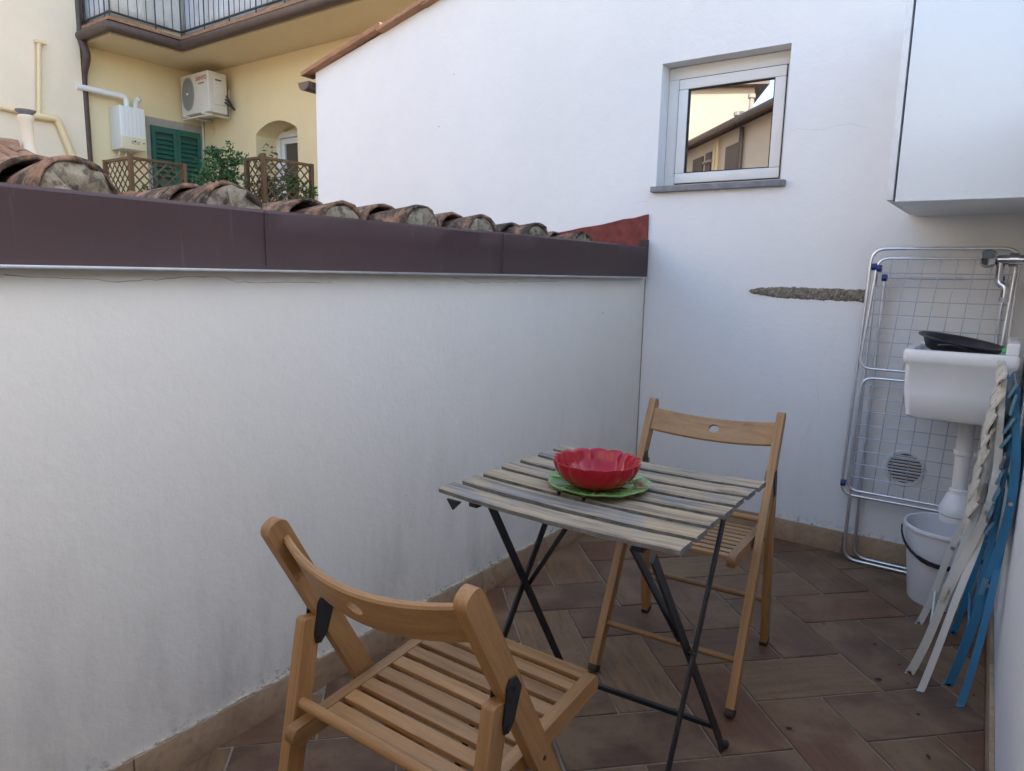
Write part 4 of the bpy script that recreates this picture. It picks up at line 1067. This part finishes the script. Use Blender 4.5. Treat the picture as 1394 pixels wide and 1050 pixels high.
for a, b, mf in (((HX+.01, EY0+.03), (EX-.03, EY0+.03), m_fabblue), ((EX-.03, EY0+.035), (EX-.03, EY1+.025), m_fabbeige), ((EX-.025, EY1+.03), (-2.5, EY1+.03), m_fabblue)):
    n = max(6, int(math.hypot(b[0]-a[0], b[1]-a[1])/.06)); bm = bmesh.new(); G = []
    dx_, dy_ = b[0]-a[0], b[1]-a[1]; L = math.hypot(dx_, dy_); nx_, ny_ = -dy_/L, dx_/L
    for i in range(n+1):
        t = i/n; o_ = .022*math.sin(t*L*5.1)+.014*math.sin(t*L*11+1)
        G.append([bm.verts.new(Bl((a[0]+dx_*t+nx_*o_*(1-.5*j/6), a[1]+dy_*t+ny_*o_*(1-.5*j/6), SOF+.24+.9*j/6+.01*math.sin(t*L*4)))) for j in range(7)])
    for A, B in zip(G, G[1:]):
        for j in range(6): bm.faces.new((A[j], A[j+1], B[j+1], B[j]))
    o = obj('screen', bm, mf, bl); o.data.shade_smooth()
    mo = o.modifiers.new('s', 'SOLIDIFY'); mo.thickness = .004
rl = bpy.data.objects.new('railing', None)
bm = bmesh.new()
segs = (((HX+.06, EY0-.01), (EX+.01, EY0-.01)), ((EX+.01, EY0-.01), (EX+.01, EY1-.02)), ((EX+.01, EY1-.02), (-2.6, EY1-.02)))
for a, b in segs:
    for z in (SOF+.27, SOF+1.15): tube_bm(bm, [Bl((a[0], a[1], z)), Bl((b[0], b[1], z))], .014, 6)
bpy.data.objects.remove(rl); rl = obj('railing', bm, m_railing, bl)
for a, b in segs:
    L = math.hypot(b[0]-a[0], b[1]-a[1]); n = int(L/.115)
    for i in range(n+1):
        t = i/n; x, y = a[0]+(b[0]-a[0])*t, a[1]+(b[1]-a[1])*t
        p0, p1 = Bl((x, y, SOF+(.20 if i % 5 == 0 else .27))), Bl((x, y, SOF+1.15))
        if x < -4.5: rod('railing_bar', p0, p1, .009 if i % 5 == 0 else .0052, m_railing, rl, 6)
# downpipe with an offset under the gutter
tube('downpipe', corner_path([H_(p) for p in ((HX+.10, EY0-.06, 9), (HX+.10, EY0-.06, SOF+.12), (HX+.16, EY0-.05, SOF-.02), (HX+.20, EY0-.02, SOF-.18), (HX+.06, EY0-.035, SOF-.40), (HX+.06, EY0-.04, -3))], .12, 5), .052, m_brownpipe, yh, 12)
for z in (3.45, 2.95): lathe('pipe_clip', [(.056, z-.012), (.060, z), (.056, z+.012)], m_alu, yh, 16, loc=H_((HX+.06, EY0-.04, -3.2)))
# condensate cables beside the door
tube('cable', [H_(p) for p in ((HX+.03, HY-.03, 3.6), (HX+.03, HY-.03, 2.9), (HX+.035, HY-.03, 1.5))], .016, m_acwhite, yh, 6)
tube('cable', [H_((HX+.09+.06*k, HY-.02, 3.05-.0*k-.13*k)) for k in range(6)], .012, m_yellowpipe, yh, 6)
tube('cable', [H_((HX+.10+.05*math.cos(a), HY-.02, 2.92+.08*math.sin(a))) for a in [2*PI*k/14 for k in range(14)]], .010, m_yellowpipe, yh, 6, True)
tube('cable', [H_((HX+.30+.03*math.cos(a), HY-.02, 3.27+.055*math.sin(a))) for a in [2*PI*k/14 for k in range(14)]], .010, m_yellowpipe, yh, 6, True)

# ---- boiler on the wing wall, with its flue
bo = thing('wall_boiler', 'white gas boiler with control panel hung on the yellow house', 'boiler', (HX, 5.27, 2.77))
def O_(p): return (p[0]-HX, p[1]-5.27, p[2]-2.77)
FX = -10.44
boxo('casing', O_((HX+.005, 5.085, 2.785)), O_((FX, 5.435, 3.37)), m_boiler, bo, .012, 3)
pn = boxo('control_panel', O_((FX-.006, 5.088, 2.79)), O_((FX+.006, 5.433, 2.96)), m_boilerpanel, bo, .004)
for k in range(5): boxo('groove', O_((FX+.0005, 5.14+k*.055, 2.98)), O_((FX+.004, 5.146+k*.055, 3.36)), m_acwhite, bo)
for (y, z, w_, h_) in ((5.235, 2.90, .016, .014), (5.255, 2.885, .012, .010), (5.275, 2.905, .026, .022), (5.30, 2.885, .012, .010), (5.325, 2.895, .018, .014), (5.235, 2.872, .02, .006), (5.28, 2.868, .02, .006), (5.32, 2.87, .02, .006)):
    boxo('knob', O_((FX+.004, y-w_/2, z-h_/2)), O_((FX+.010, y+w_/2, z+h_/2)), m_print, pn)
boxo('gauge', O_((FX+.004, 5.385, 2.885)), O_((FX+.010, 5.405, 2.90)), m_print, pn)
fl_ = tube('flue', corner_path([O_(p) for p in ((HX+.14, 5.27, 3.36), (HX+.14, 5.27, 3.53), (HX+.14, 4.62, 3.53))], .07, 6), .040, m_boiler, bo, 12)
tube('flue_elbow', corner_path([O_(p) for p in ((HX+.18, 5.38, 3.36), (HX+.18, 5.38, 3.47), (HX+.24, 5.42, 3.53))], .05, 5), .036, m_acwhite, bo, 12)
for y in (5.15, 5.24, 5.31): tube('water_pipe', [O_(p) for p in ((HX+.12, y, 2.79), (HX+.11, y-.02, 2.70), (HX+.02, y-.05, 2.62))], .012, m_acwhite, bo, 8)

# ---- air conditioner on brackets
ac = thing('air_conditioner', 'white outdoor air conditioner unit on wall brackets below the balcony', 'air conditioner', (-10.25, 6.28, 3.40))
def C_(p): return Vector((p[0]+10.25, p[1]-6.28, p[2]-3.40))
ay0, ay1, axl, axr, az0, az1 = 6.10, 6.40, -10.62, -9.885, 3.415, 3.985
boxo('casing', C_((axl, ay0, az0)), C_((axr, ay1, az1)), m_acwhite, ac, .012, 3)
fc = (-10.42, 3.71); fr_ = .215
bm = bmesh.new(); bm.faces.new([bm.verts.new(C_((fc[0]+.155*math.cos(2*PI*k/40)*(1 if abs(math.cos(2*PI*k/40)) > 0 else 1), ay0-.002, fc[1]+.225*math.sin(2*PI*k/40)))) for k in range(40)]); fan = obj('fan_opening', bm, m_acdark, ac)
for k in range(15):
    x = -.145+k*.0207; h = .225*math.sqrt(max(0, 1-(x/.155)**2)); rod('grille_bar', C_((fc[0]+x, ay0-.010, fc[1]-h)), C_((fc[0]+x, ay0-.010, fc[1]+h)), .0045, m_acgrille, fan, 6)
tube('grille_rim', [C_((fc[0]+.158*math.cos(2*PI*k/40), ay0-.006, fc[1]+.228*math.sin(2*PI*k/40))) for k in range(40)], .008, m_acgrille, fan, 6, True)
boxo('badge', C_((fc[0]-.03, ay0-.02, fc[1]-.015)), C_((fc[0]+.03, ay0-.012, fc[1]+.015)), m_acwhite, fan, .004)
def lettering(name, text, size, m, parent, mw):
    cu = bpy.data.curves.new(name, 'FONT'); cu.body = text; cu.size = size; cu.align_x = 'CENTER'; cu.align_y = 'CENTER'; cu.extrude = .0008; cu.offset = size*.02
    to = bpy.data.objects.new(name, cu); C.objects.link(to); bpy.context.view_layer.update()
    me = bpy.data.meshes.new_from_object(to.evaluated_get(bpy.context.evaluated_depsgraph_get())); bpy.data.objects.remove(to)
    o = bpy.data.objects.new(name, me); C.objects.link(o); me.materials.clear(); me.materials.append(m); o.parent = parent; o.matrix_local = mw; return o
fwd = Matrix(((1, 0, 0), (0, 0, -1), (0, 1, 0))).transposed()
rotf = Matrix.Rotation(PI/2, 4, 'X')
lettering('logo', 'SANYO', .085, m_redprint, ac, Matrix.Translation(C_((-10.06, ay0-.002, 3.895))) @ rotf)
lettering('logo', 'Inverter', .045, m_redprint, ac, Matrix.Translation(C_((-10.06, ay0-.002, 3.83))) @ rotf)
boxo('service_cover', C_((axr-.002, ay0+.08, 3.53)), C_((axr+.022, ay1-.03, 3.93)), m_acwhite, ac, .008)
boxo('name_strip', C_((axr+.021, ay0+.10, 3.86)), C_((axr+.0235, ay0+.20, 3.88)), m_print, ac)
for x in (axl+.12, axr-.12):
    bar('bracket', C_((x, ay0-.05, az0-.018)), C_((x, HY-.002, az0-.018)), .03, .03, m_acwhite, ac); bar('bracket', C_((x, HY-.015, az0-.03)), C_((x, HY-.015, az0+.40)), .03, .02, m_acwhite, ac, (0, 1, 0))
bar('bracket', C_((axl-.01, ay0+.02, az0-.045)), C_((axr+.04, ay0+.02, az0-.045)), .03, .02, m_acwhite, ac)
for k in range(3): tube('refrigerant_pipe', corner_path([C_((axr+.01, ay1-.06+.02*k, 3.58+.05*k)), C_((axr+.06, ay1-.05, 3.56+.05*k)), C_((axr+.03, HY-.02, 3.50))], .03, 4), .011, m_acdark, ac, 8)

# ---- cream house on the far left with its yellow pipes
ch = thing('cream_house', 'cream plastered house wall with cream gas pipes, left of the brown downpipe', 'house', (HX, 2.0, -3.2))
bm = bmesh.new(); box(bm, (-6, -8, 0), (.13, 2.70, 13)); obj('wall', bm, m_cream, ch)
def Q_(p): return Vector((p[0]-HX, p[1]-2.0, p[2]+3.2))
px = HX+.13+.05
tube('gas_pipe', [Q_(p) for p in ((px, 3.2, 3.10), (px, 4.05, 3.06))], .032, m_yellowpipe, ch, 10)
tube('gas_pipe', corner_path([Q_(p) for p in ((px, 4.05, 3.045), (px, 4.33, 3.055), (px, 4.36, 2.98), (px, 4.52, 2.50), (px, 4.55, 1.6))], .07, 5), .045, m_yellowpipe, ch, 10)
vp_ = tube('vent_pipe', [Q_(p) for p in ((px, 4.19, 3.98), (px, 4.12, 3.05))], .026, m_yellowpipe, ch, 10)
boxo('pipe_cap', Q_((px-.03, 4.15, 3.96)), Q_((px+.03, 4.27, 4.0)), m_yellowpipe, vp_)
lathe('flange', [(.034, -.02), (.05, -.01), (.05, .01), (.034, .02)], m_yellowpipe, ch, 12, loc=Q_((px, 3.84, 3.07)))

# ---- trellis screens on that roof terrace
def trellis(label, cx, cy, w1, w2, ztop_, h, name='trellis'):
    """corner post at (cx,cy); one panel back along -X (w1), one along +Y (w2)"""
    t = thing(name, label, 'trellis', (cx, cy, ztop_-h), 0, 'wooden lattice screens on the roof terrace')
    for dx_, dy_ in ((0, 0), (-w1, 0), (0, w2)): bar('post', (dx_, dy_, 0), (dx_, dy_, h+(.03 if dx_ == dy_ == 0 else 0)), .05, .05, m_trellis, t, (1, 0, 0), .003)
    for (ex, ey, Wd) in ((-1, 0, w1), (0, 1, w2)):
        for z in (.03, h-.02): bar('rail', (ex*.025, ey*.025, z), (ex*(Wd-.025), ey*(Wd-.025), z), .035, .035, m_trellis, t, (0, 0, 1), .003)
        sp_ = .135
        for sgn in (1, -1):
            k = -h
            while k < Wd+h:
                # diagonal lath: u from 0..Wd, v = sgn*(u-k) style, clipped to the panel
                pts = []
                for u in (.025, Wd-.025):
                    v = (u-k) if sgn > 0 else (h-(u-k))
                    pts.append((u, v))
                (ua, va), (ub, vb) = pts
                def clipv(u1, v1, u2, v2):
                    lo_, hi_ = .03, h-.02
                    out_ = []
                    for (a_, b_), (c_, d_) in (((u1, v1), (u2, v2)), ((u2, v2), (u1, v1))):
                        if b_ < lo_: tt = (lo_-b_)/(d_-b_); a_, b_ = a_+(c_-a_)*tt, lo_
                        elif b_ > hi_: tt = (hi_-b_)/(d_-b_); a_, b_ = a_+(c_-a_)*tt, hi_
                        out_.append((a_, b_))
                    return out_
                if not (max(va, vb) <= .03 or min(va, vb) >= h-.02):
                    (a_, b_), (c_, d_) = clipv(ua, va, ub, vb)
                    if abs(c_-a_) > .03:
                        off = .006*sgn
                        p = (ex*a_+(off if ey else 0), ey*a_+(off if ex else 0), b_); q = (ex*c_+(off if ey else 0), ey*c_+(off if ex else 0), d_)
                        bar('lath', p, q, .018, .008, m_trellis, t, (1, 0, 0) if ey else (0, 1, 0), .001, 1)
                k += .125
    return t
trellis('brown lattice corner screen standing below the boiler', -9.2, 4.575, .66, .70, 2.512, 1.05)
trellis('brown lattice corner screen full of plants, below the arched window', -7.55, 5.335, .34, .71, 2.50, 1.05)
def foliage(name, centre, radii, n, size, m, parent, seed):
    rnd = random.Random(seed); bm = bmesh.new(); clumps = [(Vector((rnd.gauss(0, .45), rnd.gauss(0, .45), rnd.gauss(0, .45))), rnd.uniform(.25, .5)) for _ in range(16)]
    for _ in range(n):
        c, r_ = rnd.choice(clumps); p = c+Vector((rnd.gauss(0, 1), rnd.gauss(0, 1), rnd.gauss(0, 1)))*r_*.45
        P = Vector(centre)+Vector((p.x*radii[0], p.y*radii[1], p.z*radii[2]))
        d = Vector((rnd.gauss(0, 1), rnd.gauss(0, 1), rnd.gauss(0, .6))).normalized(); s_ = d.cross(Vector((rnd.gauss(0, 1), rnd.gauss(0, 1), rnd.gauss(0, 1)))).normalized(); nn = d.cross(s_)
        L, W_l = size*rnd.uniform(.7, 1.3), size*.5*rnd.uniform(.7, 1.2)
        v = [bm.verts.new(P), bm.verts.new(P+d*L*.5+s_*W_l*.5+nn*L*.08), bm.verts.new(P+d*L), bm.verts.new(P+d*L*.5-s_*W_l*.5+nn*L*.08)]
        bm.faces.new(v)
    return obj(name, bm, m, parent, flip=False)
sb = thing('green_shrub', 'dense dark green shrub left of the plant-filled lattice screen', 'shrub', (-7.75, 4.88, 1.45))
foliage('crown', (0, 0, .72), (.30, .30, .27), 1500, .055, m_leaf, sb, 3); foliage('crown', (.06, .20, 1.0), (.14, .18, .11), 260, .05, m_leaf, sb, 4); foliage('crown', (.0, -.08, 1.0), (.1, .1, .11), 220, .05, m_leaf, sb, 9)
tube('trunk', [(0, 0, 0), (.01, .02, .3), (-.02, 0, .55), (.0, .03, .95)], [.02, .016, .012, .006], m_bark, sb, 8)
tube('branch', [(.0, .01, .4), (.08, .1, .7), (.08, .2, 1.0)], [.01, .008, .004], m_bark, sb, 6)
for i, (x, y, s_, sd_) in enumerate(((-7.75, 5.52, .26, 5), (-7.72, 5.83, .24, 6))):
    p_ = thing('potted_plant', ('pale leafy potted plant behind the lattice screen, beside its corner post', 'straggly potted plant behind the lattice screen, at the arched window end')[i], 'plant', (x, y, 1.45))
    lathe('pot', [(.001, 0), (.09, 0), (.12, .2), (.13, .2), (.13, .23), (.115, .23), (.11, .2), (.001, .19)], m_coppo2, p_, 20)
    foliage('leaves', (0, 0, .66), (s_, s_, .36), 420, .07, m_leaf2 if i == 0 else m_leaf, p_, sd_)
    tube('stem', [(0, 0, .18), (.02, .01, .5), (0, 0, .85)], [.014, .01, .006], m_bark, p_, 6)
p_ = thing('potted_plant', 'small potted plant behind the lattice screen below the boiler', 'plant', (-9.45, 4.95, 1.45))
lathe('pot', [(.001, 0), (.09, 0), (.12, .2), (.13, .2), (.13, .23), (.115, .23), (.11, .2), (.001, .19)], m_coppo2, p_, 20)
foliage('leaves', (0, 0, .62), (.18, .18, .22), 220, .06, m_leaf, p_, 12)
tube('stem', [(0, 0, .18), (.02, .01, .5), (0, 0, .75)], [.014, .01, .006], m_bark, p_, 6)

# ---- outhouse roof with chimney pipe at the far left
oh = thing('outhouse', 'small outhouse with orange barrel-tiled roof in front of the cream house', 'outhouse', (-8.0, 1.5, -3.2))
def U_(p): return Vector((p[0]+8.0, p[1]-1.5, p[2]+3.2))
bm = bmesh.new(); prism_bm(bm, [(-10.6, -3.2), (-6.9, -3.2), (-6.9, 1.86), (-8.1, 2.22), (-10.6, 1.66)], lambda u, v, t: U_((u, t, v)), -2.0, 2.95); obj('wall', bm, m_cream, oh)
mesh_o = []
for s_ in range(3):
    me = barrel_mesh('roof_tile', .40, .085, .072, .014, 200+s_, .85); me.materials.clear(); me.materials.append(m_coppo2); mesh_o.append(me)
for j in range(16):
    yy = 2.90-j*.165
    for k in range(4):
        x = -6.86-.32*k; z = 1.88+.096*k+random.uniform(-.006, .006)
        o = bpy.data.objects.new('roof_tile', mesh_o[(j+k) % 3]); C.objects.link(o); o.parent = oh
        o.matrix_local = Matrix.Translation(U_((x, yy+random.uniform(-.012, .012), z))) @ Matrix.Rotation(random.uniform(-.05, .05), 4, 'Z') @ Matrix.Rotation(rad(16.7), 4, 'Y')
        if j % 1 == 0 and j < 15:
            pass
tube('ridge_mortar', [U_((-8.12, y, 2.27)) for y in (-1.9, 0, 1.5, 2.95)], .085, m_coppo2, oh, 10)
cp = thing('chimney_pipe', 'grey metal chimney pipe with cap rising from the orange tiled roof', 'chimney', (-8.1, 3.04, 2.20))
lathe('pipe', [(.10, -.3), (.085, .0), (.060, .08), (.055, .12), (.055, .34), (.07, .36), (.07, .39), (.055, .40)], m_cream, cp, 18)
lathe('cowl', [(.045, .39), (.06, .41), (.085, .43), (.09, .445), (.001, .455)], m_silldark, cp, 18)

# ------------------------------------------------------------------ houses behind the camera, mirrored in the window pane
ra = rad(42); dh = Vector((-math.sin(ra), -math.cos(ra), 0)); nh = Vector((math.cos(ra), -math.sin(ra), 0))
A0 = Vector((-5.77, -13.42, 0)); EZ = 5.66
bh_ = thing('beige_house', 'beige house with shuttered windows mirrored in the small window', 'house', (A0.x, A0.y, -3.2))
def G_(s_, n_, z): return dh*s_+nh*n_+Vector((0, 0, z+3.2))
def gbox(name, s0, s1, n0, n1, z0, z1, m, par, fn=G_):
    bm = bmesh.new(); v = [bm.verts.new(fn(s, n, z)) for z in (z0, z1) for s, n in ((s0, n0), (s1, n0), (s1, n1), (s0, n1))]
    for f in ((0, 1, 2, 3), (4, 5, 6, 7), (0, 1, 5, 4), (1, 2, 6, 5), (2, 3, 7, 6), (3, 0, 4, 7)): bm.faces.new([v[i] for i in f])
    return obj(name, bm, m, par)
gbox('wall', -6, 16, 0, 8, -3.2, EZ-.02, m_beige, bh_)
bm = bmesh.new(); v = [bm.verts.new(G_(s, n, z)) for s, n, z in ((-6.3, -.45, EZ-.06), (16.3, -.45, EZ-.06), (16.3, 4, EZ+1.0), (-6.3, 4, EZ+1.0), (16.3, 8.4, EZ-.06), (-6.3, 8.4, EZ-.06), (-6.3, -.45, EZ+.04), (16.3, -.45, EZ+.04), (16.3, 4, EZ+1.12), (-6.3, 4, EZ+1.12))]
for f in ((0, 1, 2, 3), (3, 2, 4, 5), (6, 7, 8, 9), (0, 1, 7, 6), (9, 8, 4, 5)): bm.faces.new([v[i] for i in f])
obj('roof', bm, m_coppo, bh_)
gu = bmesh.new(); tube_bm(gu, [G_(-6.3, -.5, EZ-.02), G_(16.3, -.5, EZ-.02)], .09, 10); obj('gutter', gu, m_brownpipe, bh_)
for s0, s1, z0, z1 in ((2.12, 3.05, 3.2, 5.18), (4.25, 4.7, 3.9, 4.95), (4.25, 4.7, 5.0, 5.25), (4.95, 5.85, 3.2, 5.22), (7.6, 8.5, 3.2, 5.2), (-1.8, -.9, 3.2, 5.2)):
    wv_ = gbox('window_shutter', s0, s1, -.05, -.002, z0, z1, m_brownpipe, bh_)
    gbox('sill', s0-.08, s1+.08, -.12, -.003, z0-.08, z0-.01, m_grey, wv_)
for s_, r_ in ((1.85, .07), (3.6, .05), (3.85, .04)):
    bm = bmesh.new(); tube_bm(bm, [G_(s_, -.09, EZ-.1), G_(s_, -.09, -3)], r_, 8); obj('downpipe', bm, m_brownpipe if r_ > .06 else m_yellowpipe, bh_)
for s_, h_, r_ in ((4.4, .6, .15), (3.55, 1.05, .10), (3.85, .35, .09), (-.15, .9, .16)):
    bm = bmesh.new(); tube_bm(bm, [G_(s_, .9, EZ), G_(s_, .9, EZ+.3+h_*.8), G_(s_, .9, EZ+.3+h_*.8+.001), G_(s_, .9, EZ+.42+h_*.8)], [r_*.75, r_*.7, r_*1.2, r_*1.2], 10); obj('chimney', bm, m_grey, bh_)
th_ = thing('tall_peach_house', 'tall peach house with wide eaves mirrored behind the beige house', 'house', (-8.27, -19.42, -3.2), rad(-27))
boxo('wall', (-13, -9, 0), (0, 0, 11.03), m_peach, th_)
boxo('eaves', (-13.6, -9.8, 11.032), (.42, .42, 11.22), m_brownpipe, th_)
boxo('roof', (-13.4, -9.6, 11.222), (.3, .3, 11.6), m_coppo, th_, .1)
for z in (4.4, 7.3):
    for x in (-3.6, -6.6, -9.6):
        ww_ = boxo('window_shutter', (x-.5, .002, z), (x+.5, .06, z+1.7), m_brownpipe, th_)
        boxo('sill', (x-.6, .002, z-.1), (x+.6, .12, z-.01), m_grey, ww_)
tube('antenna', [(1.6, -3, 8), (1.6, -3, 13.4)], .03, m_alu, th_, 6)
